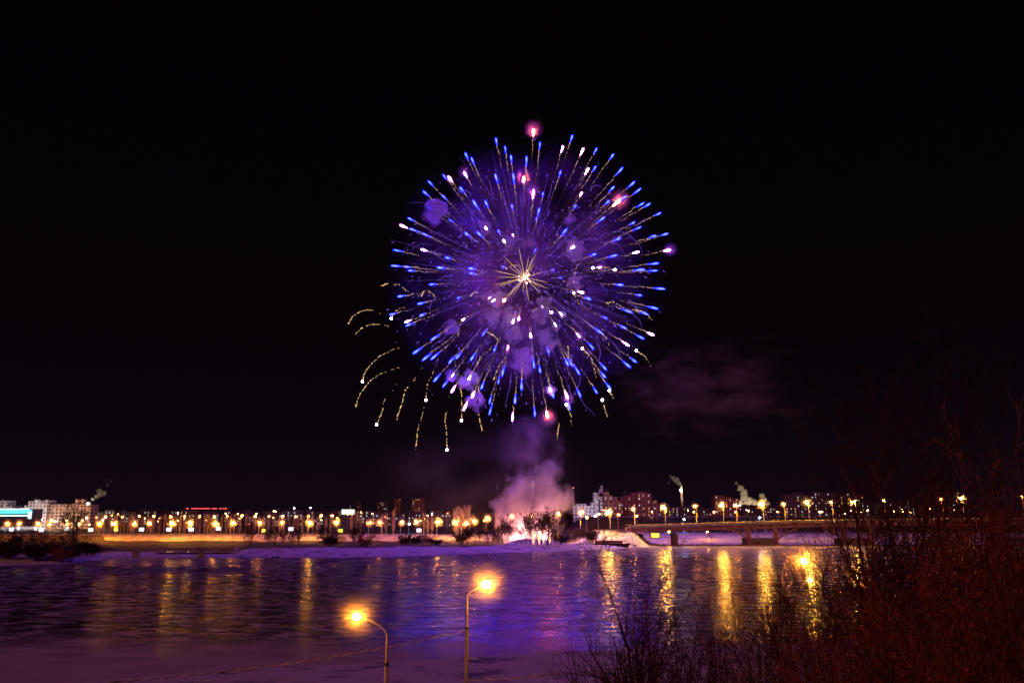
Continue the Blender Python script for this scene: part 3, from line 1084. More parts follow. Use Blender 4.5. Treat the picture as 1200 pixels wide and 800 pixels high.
lamps_b = [(713, 599.3, 0, 1), (742, 596, 1, 0), (777.5, 594.3, 0, 1), (814.5, 592.6, 1, 0), (845.5, 591.7, 0, 1), (861.5, 591.7, 1, 0), (892.5, 590.5, 0, 1), (918, 590.3, 1, 0), (945.5, 588.3, 0, 1), (974, 588.2, 1, 0), (1000.5, 587.6, 0, 1), (1035.5, 586.3, 1, 0), (1062, 585, 0, 2), (1102.5, 584.8, 1, 0), (1126, 583.5, 0, 1), (1197, 581.8, 1, 0)]
for i, (px, py, row, br_) in enumerate(lamps_b):
    Y = BY0 - .3 if row == 0 else BY1 - .5
    hd = at(px, py, Y)
    bx = hd.x + (.9 if row == 0 else 0.7)
    bz = deck_z(bx) if bx > XA else deck_z(XA) - .1
    o = lamp("bridge_lamp", ("bright orange lamp on the bridge's near side, " if row == 0 else "bannered orange lamp on the bridge's far side, ") + nth(sum(1 for q in lamps_b[:i] if q[2] == row)) + (" from its west end"),
             (bx, Y, bz), hd.z - bz + .05, (-.9 if row == 0 else -.7), M_bridge if br_ == 1 else (M_dark if br_ == 2 else M_sod2), "bright lamps on the near side of the bridge" if row == 0 else "bannered lamps on the far side of the bridge",
             globe=.66 if br_ == 1 else .5, mist=(4.6 if br_ == 1 else 3.2) if br_ != 2 else 0, mmat=M_mist3 if br_ == 1 else None, banner=row == 1, pole_r=.15)
    if br_ == 2:
        o["label"] = "unlit tall lamp post on the road bridge, leaning slightly before the thicket"

# lit box under the abutment
bx_ = thing("lit_kiosk", "small kiosk with a glowing yellow front under the bridge's west end", "kiosk", at(768, 630.5, 548))
MB().box((0, 1.5, 1.7), (5.4, 3, 3.4)).build("cabin", M_conc, bx_)
MB().box((0, -.06, 1.8), (4.8, .1, 2.7)).build("lit_front", M_billy, bx_)
MB().box((0, 1.4, 3.5), (5.9, 3.6, .2)).build("roof", M_dark, bx_)

# orange lamps light the snow under the bridge's west end
for i, (px, py, Y) in enumerate([(783, 622.5, 552), (828, 622.5, 575)]):
    q = at(px, py, Y)
    lamp("street_lamp", ("low orange lamp lighting the snow beneath the bridge's west end", "low orange lamp lighting the snow ramp beyond the first bridge span")[i], (q.x, Y, .6), q.z - .8, .5, M_sod2, None, globe=.45, mist=0)

# ------------------------------------------------------------------ embankment wall on the west bank
emb = []
def wall_run(name, label, p0, p1, Y, z0, z1, mat, cap=True):
    xa, xb = at(p0, 630, Y).x, at(p1, 630, Y).x
    t = thing(name, label, "wall", ((xa + xb) / 2, Y, z0))
    w = xb - xa
    MB().add([(-w / 2, 0, 0), (w / 2, 0, 0), (w / 2, 36, z1 - z0), (-w / 2, 36, z1 - z0), (-w / 2, 40, -.5), (w / 2, 40, -.5), (w / 2, 40, z1 - z0), (-w / 2, 40, z1 - z0)],
             [(0, 1, 2, 3), (3, 2, 6, 7), (1, 5, 6, 2), (4, 0, 3, 7), (5, 4, 7, 6)]).build("slope", mat, t)
    if cap:
        MB().box((0, 36.6, z1 - z0 + .45), (w, .12, .12)).build("handrail", M_steel, t)
        mb = MB()
        for i in range(int(w / 2.5)):
            mb.box((-w / 2 + 2.5 * i + 1, 36.6, z1 - z0 + .2), (.1, .1, .45))
        mb.build("rail_post", M_steel, t)
    return t
M_slope = surf("lamp_yellowed_snow", (.58, .50, .36), .8, var=.5, scale=.28, col2=(.66, .57, .40))  # snow yellowed so its colour carries more of the orange lamplight
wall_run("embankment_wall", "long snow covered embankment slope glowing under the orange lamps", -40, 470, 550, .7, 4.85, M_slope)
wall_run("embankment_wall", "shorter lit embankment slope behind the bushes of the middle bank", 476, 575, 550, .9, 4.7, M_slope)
for i, (px, py, Y) in enumerate([(116, 619.5, 553), (136, 619.5, 553), (156, 619.5, 553), (177, 619.5, 553), (200, 619.5, 553), (224.5, 619.5, 553), (251, 619.5, 553), (275, 619.5, 553), (361, 619.5, 553)]):
    pass

# ------------------------------------------------------------------ low footbridge over the channel
lb = thing("low_footbridge", "low dark footbridge on two piers across the snowy channel mouth", "bridge", (0, 0, 0))
q0, q1 = at(118, 641, 388), at(277, 641, 388)
MB().box(((q0.x + q1.x) / 2, 388, q0.z - .55), (q1.x - q0.x, 5, .9)).build("deck", M_conc, lb)
for px in (160, 237):
    q = at(px, 645, 388)
    MB().box((q.x, 388, 1.0), (1.8, 3.6, 4.2)).build("pier", M_conc, lb)
mb = MB()
n_ = 42
for i in range(n_ + 1):
    mb.box((q0.x + (q1.x - q0.x) * i / n_, 385.6, q0.z + .35), (.08, .08, .9))
mb.box(((q0.x + q1.x) / 2, 385.6, q0.z + .84), (q1.x - q0.x, .1, .1))
mb.build("railing", M_dark, lb)
# dark water pipe / ice ledge below
ld = thing("mooring_pontoon", "long low dark pontoon lying on the ice beneath the footbridge", "pontoon", on(205, 652.5, .2) + Vector((0, 30, 0)))
MB().box((0, 0, .3), (38, 2.5, .7)).build("hull", M_dark, ld)
MB().box((0, 0, .72), (38.4, 2.8, .1)).build("deck", M_conc, ld)
for i, px in enumerate((198, 202, 222)):
    q = at(px, 652, 402)
    t = thing("deck_light", "small white deck light on the pontoon, " + nth(i) + " from its west end", "lamp", (q.x, 400.2, 1.0))
    MB().tube([(0, 0, -.1), (0, 0, .9)], .06, 6).build("post", M_dark, t)
    MB().ball((0, 0, 1.05), .3, 8, 6).build("bulb", M_win, t)

# ------------------------------------------------------------------ backlit advertising panels along the embankment
bills = [(13.5, 620, 3.2, 0), (22, 618.5, 2, 0), (42, 619, 2.2, 0), (48.5, 620.5, 3.8, 0), (78.5, 619.5, 3.6, 0), (106.5, 620.5, 3.6, 0), (136, 620, 3.2, 1), (166, 620, 3.8, 0), (198, 620, 3.8, 0), (224, 620, 3.9, 0), (256, 619, 3.6, 0), (341, 619.5, 3.7, 0), (399, 621.5, 3.5, 2), (491, 621, 3.6, 0), (615.5, 614.5, 3.2, 0), (309, 621.5, 3.0, 1)]
for i, (px, py, w, k) in enumerate(bills):
    q = at(px, py, 562)
    t = thing("lit_billboard", ("yellow" if k else "white") + " backlit advertising panel on the embankment, " + nth(i if px < 600 else 15) + " from the west", "billboard", (q.x, 562, slope_z(562)))
    if px > 600:
        t["label"] = "white backlit panel beside the launch smoke, left of the round trees"
    hb = q.z - slope_z(562)
    w *= .8
    MB().box((0, 0, hb), (w + .2, .25, 2.4)).build("panel_frame", M_dark, t)
    MB().box((0, -.14, hb), (w, .04, 2.1)).build("lit_face", M_billy if k else M_bill, t)
    for s in (-1, 1):
        MB().tube([(s * w * .3, 0, -.2), (s * w * .3, 0, hb - 1.1)], .08, 6).build("post", M_steel, t)

# ------------------------------------------------------------------ buildings
def wall_mat(name, c, c2, sx_=3.2, sz=3.0, rough=.85):
    """facade with rows of dark window openings"""
    m, t = nmat(name)
    o = t.nodes.new("ShaderNodeOutputMaterial")
    p = t.nodes.new("ShaderNodeBsdfPrincipled")
    p.inputs['Roughness'].default_value = rough
    tc_ = t.nodes.new("ShaderNodeTexCoord")
    sp = t.nodes.new("ShaderNodeSeparateXYZ")
    ad = t.nodes.new("ShaderNodeMath"); ad.operation = 'ADD'
    cm = t.nodes.new("ShaderNodeCombineXYZ")
    b = t.nodes.new("ShaderNodeTexBrick")
    b.offset = 0.0
    b.inputs['Scale'].default_value = 1.0
    b.inputs['Brick Width'].default_value = sx_
    b.inputs['Row Height'].default_value = sz
    b.inputs['Mortar Size'].default_value = .75
    b.inputs['Mortar Smooth'].default_value = 0.0
    b.inputs['Color1'].default_value = (*c2, 1)
    b.inputs['Color2'].default_value = (c2[0] * 1.5, c2[1] * 1.5, c2[2] * 1.5, 1)
    b.inputs['Mortar'].default_value = (*c, 1)
    k = t.links.new
    k(tc_.outputs['Object'], sp.inputs[0])
    k(sp.outputs['X'], ad.inputs[0]); k(sp.outputs['Y'], ad.inputs[1])
    k(ad.outputs[0], cm.inputs['X']); k(sp.outputs['Z'], cm.inputs['Y'])
    k(cm.outputs[0], b.inputs['Vector'])
    k(b.outputs['Color'], p.inputs['Base Color'])
    k(p.outputs[0], o.inputs['Surface'])
    return m

F_white = wall_mat("white_facade", (.66, .66, .64), (.10, .11, .12))
F_beige = wall_mat("beige_facade", (.55, .46, .34), (.08, .06, .05))
F_brick = wall_mat("red_brick_facade", (.34, .15, .09), (.05, .035, .03))
F_grey = wall_mat("grey_facade", (.12, .10, .095), (.03, .025, .025))
M_roof = surf("dark_roof", (.05, .045, .045), .9)

def blocks(name, label, cat, Y, zb, vols, wmat, nwin, seed, cool=.3, depth=16, winsize=(.95, 1.05)):
    """VOLS: (px0, px1, py_top) boxes side by side; one thing with walls, roofs and lit windows"""
    R = random.Random(seed)
    xs = [at(v[0], 600, Y).x for v in vols] + [at(v[1], 600, Y).x for v in vols]
    cx = (min(xs) + max(xs)) / 2
    t = thing(name, label, cat, (cx, Y, zb))
    tot = sum((v[1] - v[0]) * (max(v[2:3] and [600 - v[2] + 12])) for v in vols)
    for j, v in enumerate(vols):
        px0, px1, pyt = v[:3]
        x0, x1 = at(px0, 600, Y).x - cx, at(px1, 600, Y).x - cx
        h = at((px0 + px1) / 2, pyt, Y).z - zb
        dy = -(j % 3) * .35
        wl = MB().box(((x0 + x1) / 2, depth / 2 + dy, h / 2 - .5), (x1 - x0 - .02, depth, h + 1)).build("wall", v[3] if len(v) > 3 else wmat, t)
        MB().box(((x0 + x1) / 2, depth / 2 + dy, h + .2), (x1 - x0 + .5, depth + .5, .4)).build("roof", M_roof, wl)
        n = int(round(nwin * (px1 - px0) * (612 - pyt) / tot))
        cells = [(a, b) for a in range(max(1, int((x1 - x0) / 3.2))) for b in range(max(1, int(h / 3)))]
        R.shuffle(cells)
        for a, b in cells[:n]:
            nx = max(1, int((x1 - x0) / 3.2))
            xx = x0 + (x1 - x0) * (a + .5) / nx
            zz = 1.6 + 3.0 * b
            w_ = MB().box((xx, dy - .03, zz), (winsize[0] * R.uniform(.8, 1.4), .1, winsize[1]))
            w_.build("window", M_winw if R.random() < cool else M_win, t)
    return t

# stepped white tower block right of the launch smoke
wb = blocks("apartment_tower", "stepped white apartment block climbing to a tall tower with a sail shaped top", "building", 820, 6,
            [(672.5, 676, 592), (676, 682, 590.2), (682, 687.6, 590), (687.6, 692.5, 592.5), (692.5, 696, 588), (696, 699.2, 577), (699.6, 701.4, 577.4), (701.6, 703.6, 578, F_grey), (703.4, 706, 582)], F_white, 22, 5, cool=.8)
q = at(704.2, 576, 822)
s_ = q - Vector(wb.location)
MB().add([(s_.x - 2.4, s_.y, s_.z - 1), (s_.x + 1.6, s_.y, s_.z - 1), (s_.x + 1.5, s_.y, s_.z + 7), (s_.x - .2, s_.y, s_.z + 4.6), (s_.x - 2.4, s_.y + 2, s_.z - 1), (s_.x + 1.6, s_.y + 2, s_.z - 1), (s_.x + 1.5, s_.y + 2, s_.z + 7), (s_.x - .2, s_.y + 2, s_.z + 4.6)],
         [(0, 1, 2, 3), (7, 6, 5, 4), (1, 0, 4, 5), (2, 1, 5, 6), (3, 2, 6, 7), (0, 3, 7, 4)]).build("sail_top", F_white, wb)
bb = blocks("apartment_block", "rounded red brick apartment block lit orange beside the white stepped tower", "building", 826, 6,
       [(706, 714, 576), (714, 718, 580), (718, 724, 582), (724, 729, 586)], F_brick, 14, 6)
def dome(parent, px, py, Y, r, hk=.8, name="dome"):
    q = at(px, py, Y) - Vector(parent.location)
    MB().ball((q.x, q.y + r, q.z), r, 14, 8, (1, 1, hk)).build(name, M_roof, parent)
dome(bb, 709.5, 577, 826, 5.5)
b3 = blocks("apartment_block", "wide dark red brick block with a small peaked turret and scattered lit windows", "building", 850, 6,
       [(727, 731, 582), (731, 740, 580), (740, 747, 577), (747, 757, 576), (757, 764, 578), (764, 771, 586)], F_brick, 34, 8, cool=.5)
q = at(733.5, 579, 850) - Vector(b3.location)
MB().tube([(q.x, q.y + 3, q.z), (q.x, q.y + 3, q.z + 3.5), (q.x, q.y + 3, q.z + 5.4)], [3.2, 2.0, .2], 8).build("turret", M_roof, b3)
q = at(760, 578, 850) - Vector(b3.location)
MB().tube([(q.x, q.y + 3, q.z), (q.x, q.y + 3, q.z + 3.5)], [3.4, .3], 8).build("turret", M_roof, b3)
blocks("apartment_block", "low dark block with many tiny lit windows left of the chimney", "building", 1000, 6, [(771, 787, 592), (787, 800, 593), (800, 812, 593), (812, 838, 595)], F_grey, 34, 9, cool=.6)
blocks("apartment_block", "dark red slab with bright upper windows behind the bridge lamps", "building", 950, 6, [(838, 850, 580.5), (850, 858, 582), (858, 866, 584)], F_brick, 22, 10, cool=.5)
blocks("apartment_block", "dark tall apartment row with scattered windows behind the middle of the bridge", "building", 950, 6,
       [(920, 930, 579), (930, 942, 577.5), (942, 955, 580), (955, 966, 576), (966, 981, 577)], F_grey, 52, 11, cool=.5)
blocks("apartment_block", "dark tall apartment row with orange lit lower floors before the bridge thicket", "building", 970, 6,
       [(982, 993, 580), (993, 1004, 576.5), (1004, 1014, 579), (1014, 1020, 585)], F_grey, 34, 12, cool=.5)
blocks("apartment_block", "low distant block with dots of light beyond the bare thicket", "building", 1200, 6, [(1030, 1046, 590), (1046, 1060, 588), (1060, 1090, 591), (1090, 1120, 589)], F_grey, 30, 13, cool=.5)
blocks("apartment_block", "low dark terrace of houses with lights behind the unlit lamp post", "building", 1100, 6, [(866, 880, 593), (880, 905, 594), (905, 920, 592)], F_grey, 20, 14, cool=.5)
# left bank
ca = blocks("apartment_complex", "big pale floodlit apartment complex with twin towers and a curved dip in its roofline", "building", 820, 5,
       [(-14, 0, 587), (0, 3.4, 586), (3.4, 6.8, 586.5), (6.8, 14, 592), (14, 17, 594.5), (17, 24, 597.5), (24, 28, 594.5), (28, 34, 592), (32.6, 38.6, 587), (38.6, 46, 585), (46, 51, 587.2), (51, 55, 585.5)], F_white, 34, 15, cool=.5)
for px, py in ((2, 586), (43, 585)):
    q = at(px, py, 824) - Vector(ca.location)
    MB().tube([(q.x, q.y, q.z), (q.x, q.y, q.z + 1.6), (q.x, q.y, q.z + 2.6)], [3.2, 2.2, .3], 8).build("turret", M_roof, ca)
cb = blocks("apartment_complex", "long beige floodlit apartment building with an arched cornice beside the pale towers", "building", 824, 5,
       [(55.5, 66, 591), (66, 78, 590.5), (78, 83, 590.8), (83, 90, 590), (90, 106, 591)], F_beige, 36, 16, cool=.15)
for px in (91.5, 98):
    q = at(px, 590, 828) - Vector(cb.location)
    MB().box((q.x, q.y, q.z + 2.0), (3.6, 4, 4.4)).build("roof_hut", F_beige, cb)
M_cyan = glow("cyan_facade_light", (.10, .75, 1.0), 1.3)
M_cyan2 = glow("pale_cyan_sign", (.55, .95, 1.0), 2.2)
mall = thing("shopping_hall", "low shopping hall with a broad glowing cyan front below the pale towers", "building", at(12, 612, 740))
xw = at(40, 600, 740).x - at(-16, 600, 740).x
MB().box((0, 6, 4), (xw, 12, 14)).build("wall", F_grey, mall)
MB().box((-1, -.1, 8.6), (xw - 3, .3, 3.0)).build("lit_fascia", M_cyan, mall)
MB().box((-1, -.2, 5.6), (xw - 6, .3, .8)).build("lit_band", M_cyan2, mall)
MB().box((xw / 2 - 4, -.4, 6.0), (2.4, .4, 5.6)).build("lit_sign", M_cyan2, mall)
MB().box((-1, -.05, 10.8), (xw - 8, .3, .7)).build("lit_band", M_cyan2, mall)
# floodlights that light the two complexes
for i, (px, Y, mt, z) in enumerate([(4, 790, M_white, 13), (30, 790, M_white, 13), (48, 790, M_white, 13), (60, 794, M_sod, 12), (78, 794, M_sod, 12), (96, 794, M_sod, 12)]):
    q = at(px, 605, Y)
    lamp("floodlight", ("white floodlight before the pale towers, " if mt is M_white else "orange floodlight before the long beige building, ") + nth(i % 3) + " from the west", (q.x, Y, 4.8), z - 4.8, .5, mt, "floodlights before the complexes", globe=.9 if mt is M_white else .6, mist=0)
for i, (px, Y, mt, z) in enumerate([(684, 796, M_white, 13), (697, 792, M_white, 16), (711, 800, M_sod2, 12), (737, 820, M_sod2, 12), (722, 802, M_sod2, 11), (755, 824, M_sod2, 11)]):
    q = at(px, 605, Y)
    lamp("floodlight", ("white floodlight before the stepped white block, " if mt is M_white else "orange lamp at the foot of the brick blocks, ") + nth(i if i < 2 else i - 2) + " from the west", (q.x, Y, 5.8), z - 5.8, .5, mt, "floodlights before the east bank blocks", globe=1.0 if mt is M_white else .6, mist=0)
for i, (px, py, Y) in enumerate([(1016, 597.5, 800), (876, 598, 840), (962, 599, 840), (836, 599.5, 840), (996, 598, 850), (701, 602, 640), (687, 606, 640), (724, 602.5, 640), (745, 604, 640), (710, 601.5, 700)]):
    q = at(px, py, Y)
    lamp("street_lamp", "small orange lamp among the blocks of the far east bank, " + nth(i) + " in its row", (q.x, Y, ground_z(q.x, Y)), max(2.5, q.z - ground_z(q.x, Y) - .2), .5, M_sod2, "small lamps among the east bank blocks", globe=.5, mist=2.5)
# small middle buildings
gh = blocks("town_hall", "small building with a glowing pale green upper storey above the embankment trees", "building", 860, 5, [(400, 415, 602.5)], F_grey, 0, 17)
q = at(407.5, 599.5, 858) - Vector(gh.location)
MB().box((q.x, -.3, q.z), (12.2, .4, 4.6)).build("lit_storey", glow("pale_green_storey", (.80, 1.0, .74), 1.1, False), gh)
MB().tube([(q.x + 1, 5, q.z + 2), (q.x + 1, 5, q.z + 6)], .4, 6).build("mast", M_steel, gh)
blocks("apartment_tower", "dim reddish tower block with a few lights rising alone over the middle bank", "building", 1300, 5, [(482.5, 489, 584), (489, 496.5, 583)], F_brick, 15, 18, cool=.3)
blocks("apartment_tower", "dim small tower with one lit top left of the reddish tower", "building", 1500, 5, [(462, 469.5, 584)], F_brick, 3, 19)
blocks("apartment_block", "far dark slab showing a line of window lights between the two dim towers", "building", 1500, 5, [(440, 456, 587.5)], F_grey, 14, 20, cool=.6)
blocks("apartment_block", "far dark block with faint round top west of the line of window lights", "building", 1500, 5, [(416, 424, 586.5)], F_grey, 6, 21, cool=.9)
R_ = random.Random(77)
for i in range(12):
    p0 = 112 + i * 24.5
    blocks("apartment_block", "distant low block with dots of light behind the embankment poplars, " + nth(i) + " from the west", "building", 900 + (i % 4) * 60, 5,
           [(p0, p0 + 11, R_.uniform(597, 601)), (p0 + 11, p0 + 22.6, R_.uniform(596, 600))], F_grey, 13, 30 + i, cool=.45, winsize=(1.0, 1.0))["group"] = "distant low blocks behind the embankment"
for i in range(5):
    p0 = 424 + i * 27
    blocks("apartment_block", "dim low block behind the middle bank trees, " + nth(i) + " from the west", "building", 900 + (i % 3) * 60, 5,
           [(p0, p0 + 12, R_.uniform(598, 602)), (p0 + 12, p0 + 24, R_.uniform(599, 603))], F_grey, 10, 50 + i, cool=.6)["group"] = "dim low blocks behind the middle bank"
M_redsign = glow("red_roof_sign", (1.0, .08, .07), 1.2, False)
sg = thing("roof_sign", "broken line of red light letters on a distant rooftop", "sign", at(242, 595.5, 880))
for k, (u, w) in enumerate([(-22, 3), (-13, 9), (-2, 12), (9, 6), (16, 3), (21, 5)]):
    MB().box((u * .85, 0, 0), (w * .85, .4, .9)).build("lit_letter", M_redsign, sg)
MB().box((0, .5, -1.2), (44, .2, .2)).build("frame", M_dark, sg)
for px, py, Y, lab, mt in [(344.5, 595, 900, "brilliant violet white floodlight above the poplars on the skyline", M_blue), (363.5, 594.5, 900, "brilliant blue floodlight on the skyline beside the violet white one", M_blue), (479, 613.5, 640, "blue white lamp low behind the middle bank billboard", M_blue), (208, 600.8, 800, "small white lamp at the end of the red roof sign", M_white), (320.5, 598.5, 800, "warm lamp on the skyline left of the violet white floodlight", M_sod2), (453, 606.5, 800, "small white lamp among the middle bank poplars", M_white), (101, 606.5, 760, "small white lamp right of the beige building", M_white), (64.5, 611, 720, "small white lamp in front of the beige building", M_white), (120, 609, 740, "small bluish lamp beside the first embankment lamps", M_white), (671.5, 571.3, 800, "tiny red beacon lamp in the smoke over the snow slope", glow("red_beacon", (1.0, .12, .06), 12)), (801, 607.5, 640, "small blue lamp on the dark shore behind the bridge lamps", M_blue), (890, 606, 660, "dim blue lamp on the dark shore right of the first blue one", M_blue)]:
    q = at(px, py, Y)
    lamp("mast_lamp", lab, (q.x, Y, 4.7), max(2, q.z - 4.8), .3, mt, None, globe=.55 if mt is M_blue else .42, mist=0)

# chimney with its plume, and other steam
ch = thing("power_chimney", "tall striped power station chimney with a red lamp and drifting plume", "chimney", at(799.5, 594, 1500))
hz = at(799.5, 569.8, 1500).z - ch.location.z
for k in range(4):
    MB().tube([(0, 0, hz * k / 4), (0, 0, hz * (k + 1) / 4)], [2.3 - .25 * k, 2.3 - .25 * (k + 1)], 12).build("shaft_band", surf("pale_chimney_band", (.35, .31, .30)) if k % 2 else surf("red_chimney_band", (.28, .11, .09)), ch)
MB().ball((0, -2.0, hz - .6), .55, 6, 5).build("beacon", glow("chimney_beacon", (1, .25, .15), 8), ch)
V_plume = vol("chimney_plume", (1, .88, .78), .05, 1.9, .36, .62, 5, soft=True, fall=(1, .35))
V_steam = vol("steam", (.95, 1, .78), .06, 1.7, .36, .62, 5, soft=True, fall=(1, .35))
def plume(name, pts, Y, mat, label, seed):
    for i, (px, py, r) in enumerate(pts):
        pass
    mb = MB()
    P_ = [at(px, py, Y) for px, py, r in pts]
    k = Y / (F0 * 1.0)
    R = random.Random(seed)
    import bmesh
    me = bpy.data.meshes.new(name)
    bm = bmesh.new()
    for (px, py, r), p in zip(pts, P_):
        res = bmesh.ops.create_icosphere(bm, subdivisions=3, radius=1.0)
        off = Vector((R.uniform(-9, 9),) * 3)
        for v in res['verts']:
            d = v.co.normalized()
            q = .8 + .45 * mnoise.noise(d * 1.7 + off) + .3 * mnoise.noise(d * 4 + off)
            v.co = p + d * q * r * k
    bm.to_mesh(me)
    bm.free()
    me.materials.append(mat)
    return tag(link(name, me), label, "smoke", kind="stuff")
V_pl = vol("dense_plume", (1, .86, .76), .035)
V_st = vol("dense_steam", (1, .88, .66), .035)
plume("chimney_plume", [(797.5, 568, 2.2), (795, 565, 3.2), (792.5, 562, 4), (789, 560, 3.4), (786, 558, 2.2), (783.5, 566, 1.6)], 1500, V_pl, "pale plume trailing left from the tall chimney", 3)
plume("steam_cloud", [(868, 589, 4), (872, 583, 5), (877, 587, 6), (883, 588, 5), (868, 572, 5), (872, 577, 5), (863, 566, 2.6), (895, 586, 4.5), (893, 581, 4.2), (900, 590, 3)], 1400, V_st, "two headed greenish steam cloud behind the bridge", 4)
plume("chimney_plume", [(105, 588.5, 2), (109, 584.5, 2.6), (113, 581.5, 3.2), (117.5, 578.5, 4.2), (121.5, 577.5, 4), (116, 575, 3.4), (126, 568, 2.4), (130, 563.5, 1.8)], 900, V_pl, "grey plume rising right from the beige complex's roof", 5)

for px, py, Y, lab, r_ in [(866, 594, 1385, "added white lamp lighting the greenish steam cloud from below", 1.5), (893, 596, 1385, "white plant floodlight under the right head of the steam cloud", 1.3), (797.4, 575, 1494, "small added lamp lighting the plume high on the tall chimney", .8), (103, 590.6, 895, "small added lamp lighting the grey plume over the beige complex", .7)]:  # lamps added to light steam and plumes, except the right plant floodlight
    q = at(px, py, Y)
    t = thing("plume_fill_lamp", lab, "lamp", q)
    MB().tube([(0, 0, -3.5), (0, 0, 0)], .15, 6).build("post", M_dark, t)
    MB().ball((0, 0, r_ * .9), r_, 10, 7).build("bulb", glow("plume_fill_lamp", (1.0, .80, .58), 1000.0), t)
# barge, people on the ice
bg_ = thing("moored_barge", "long dark moored barge under the snow slope, left of the bridge", "barge", on(717, 641.5, .2) + Vector((0, 6, 0)))
MB().add([(-9, -2, 0), (8, -2, 0), (9.5, 0, 0), (8, 2, 0), (-9, 2, 0), (-10, -2.4, 2), (9, -2.4, 2), (11, 0, 2.2), (9, 2.4, 2), (-10, 2.4, 2)], [(4, 3, 2, 1, 0), (5, 6, 7, 8, 9), (0, 1, 6, 5), (1, 2, 7, 6), (2, 3, 8, 7), (3, 4, 9, 8), (4, 0, 5, 9)]).build("hull", M_dark, bg_)
MB().box((-1, 0, 2.9), (15, 3.4, 1.5)).build("cabin", M_red, bg_)
MB().box((-1, 0, 3.75), (16, 4, .16)).build("roof", M_snow, bg_)
for k in range(8):
    MB().box((-7 + 1.75 * k, -1.75, 2.9), (.7, .06, .6)).build("window", M_dark, bg_)
b2_ = thing("small_boat", "small dark boat lying on the ice right of the barge", "boat", on(738.5, 641, .2) + Vector((0, 8, 0)))
MB().add([(-3, -1, 0), (2.5, -1, 0), (4, 0, .3), (2.5, 1, 0), (-3, 1, 0), (-3.4, -1.3, 1.1), (3, -1.3, 1.1), (5, 0, 1.4), (3, 1.3, 1.1), (-3.4, 1.3, 1.1)], [(4, 3, 2, 1, 0), (5, 6, 7, 8, 9), (0, 1, 6, 5), (1, 2, 7, 6), (2, 3, 8, 7), (3, 4, 9, 8), (4, 0, 5, 9)]).build("hull", M_dark, b2_)
MB().box((-.6, 0, 1.7), (2.6, 1.6, 1.1)).build("cabin", M_red, b2_)
M_cloth = surf("dark_winter_clothes", (.03, .028, .03), .9)
M_skin = surf("skin", (.45, .28, .2), .6)
def person(base, h, rz, label, arms=0.25):
    t = thing("person", label, "person", base, rz, "people standing on the river ice and bank")
    me = bpy.data.meshes.new("body")
    V = [(0, 0, .53), (0, 0, .68), (0, 0, .80), (0, 0, .86), (0, 0, .945), (-.06, 0, .50), (-.075, .01, .27), (-.08, 0, .03), (-.08, -.06, .015), (.06, 0, .50), (.08, .01, .27), (.085, 0, .03), (.085, -.06, .015),
         (-.115, 0, .795), (-.15, .01, .64), (-.14, -.05 - arms * .2, .50), (.115, 0, .795), (.15, .01, .64), (.14, -.05 - arms * .3, .50)]
    E = [(0, 1), (1, 2), (2, 3), (3, 4), (0, 5), (5, 6), (6, 7), (7, 8), (0, 9), (9, 10), (10, 11), (11, 12), (2, 13), (13, 14), (14, 15), (2, 16), (16, 17), (17, 18)]
    Rr = [.085, .09, .10, .035, .062, .058, .045, .032, .028, .058, .045, .032, .028, .05, .036, .024, .05, .036, .024]
    me.from_pydata([(a * h, b * h, c * h) for a, b, c in V], E, [])
    o = link("body", me, t)
    sm = o.modifiers.new("skin", 'SKIN')
    for i_, sv in enumerate(me.skin_vertices[0].data):
        sv.radius = (Rr[i_] * h, Rr[i_] * h)
        sv.use_root = i_ == 0
    o.modifiers.new("smooth", 'SUBSURF').levels = 1
    me.materials.append(M_cloth)
    MB().ball((0, .01 * h, .965 * h), .066 * h, 8, 6, (1, 1, .8)).build("hat", M_cloth, t)
    return t
for px, py, lab in [(281.5, 655.2, "person in dark clothes alone on the ice edge right of the footbridge"), (312, 654.4, "person in dark clothes standing on the ice left of the snowmobile"), (612, 639, "person in dark clothes on the launch bank left of the round trees"), (672, 636.2, "person in dark clothes at the foot of the snow slope"), (694, 636.5, "person in dark clothes watching by the barge's west end"), (743, 634.2, "person in dark clothes on the bank beside the small boat")]:
    q = on(px, py, .0)
    q.z = ground_z(q.x, q.y) if ground_z(q.x, q.y) > .02 else .0
    person(q, 1.75, rnd.uniform(-1, 1), lab)
sk = thing("snowmobile", "small dark snowmobile parked on the ice edge left of the middle bank", "snowmobile", on(323, 654.2, 0))
MB().add([(-1.5, -.5, .3), (1.3, -.5, .3), (1.5, -.4, .8), (.6, -.45, 1.2), (.2, -.4, .85), (-1.5, -.4, .95), (-1.5, .5, .3), (1.3, .5, .3), (1.5, .4, .8), (.6, .45, 1.2), (.2, .4, .85), (-1.5, .4, .95)],
         [(0, 1, 2, 3, 4, 5), (11, 10, 9, 8, 7, 6), (1, 0, 6, 7), (2, 1, 7, 8), (3, 2, 8, 9), (4, 3, 9, 10), (5, 4, 10, 11), (0, 5, 11, 6)]).build("body", M_dark, sk)
for s in (-1, 1):
    MB().tube([(.2, s * .55, .1), (1.5, s * .55, .08), (1.9, s * .55, .3)], .08, 5).build("ski", M_dark, sk)

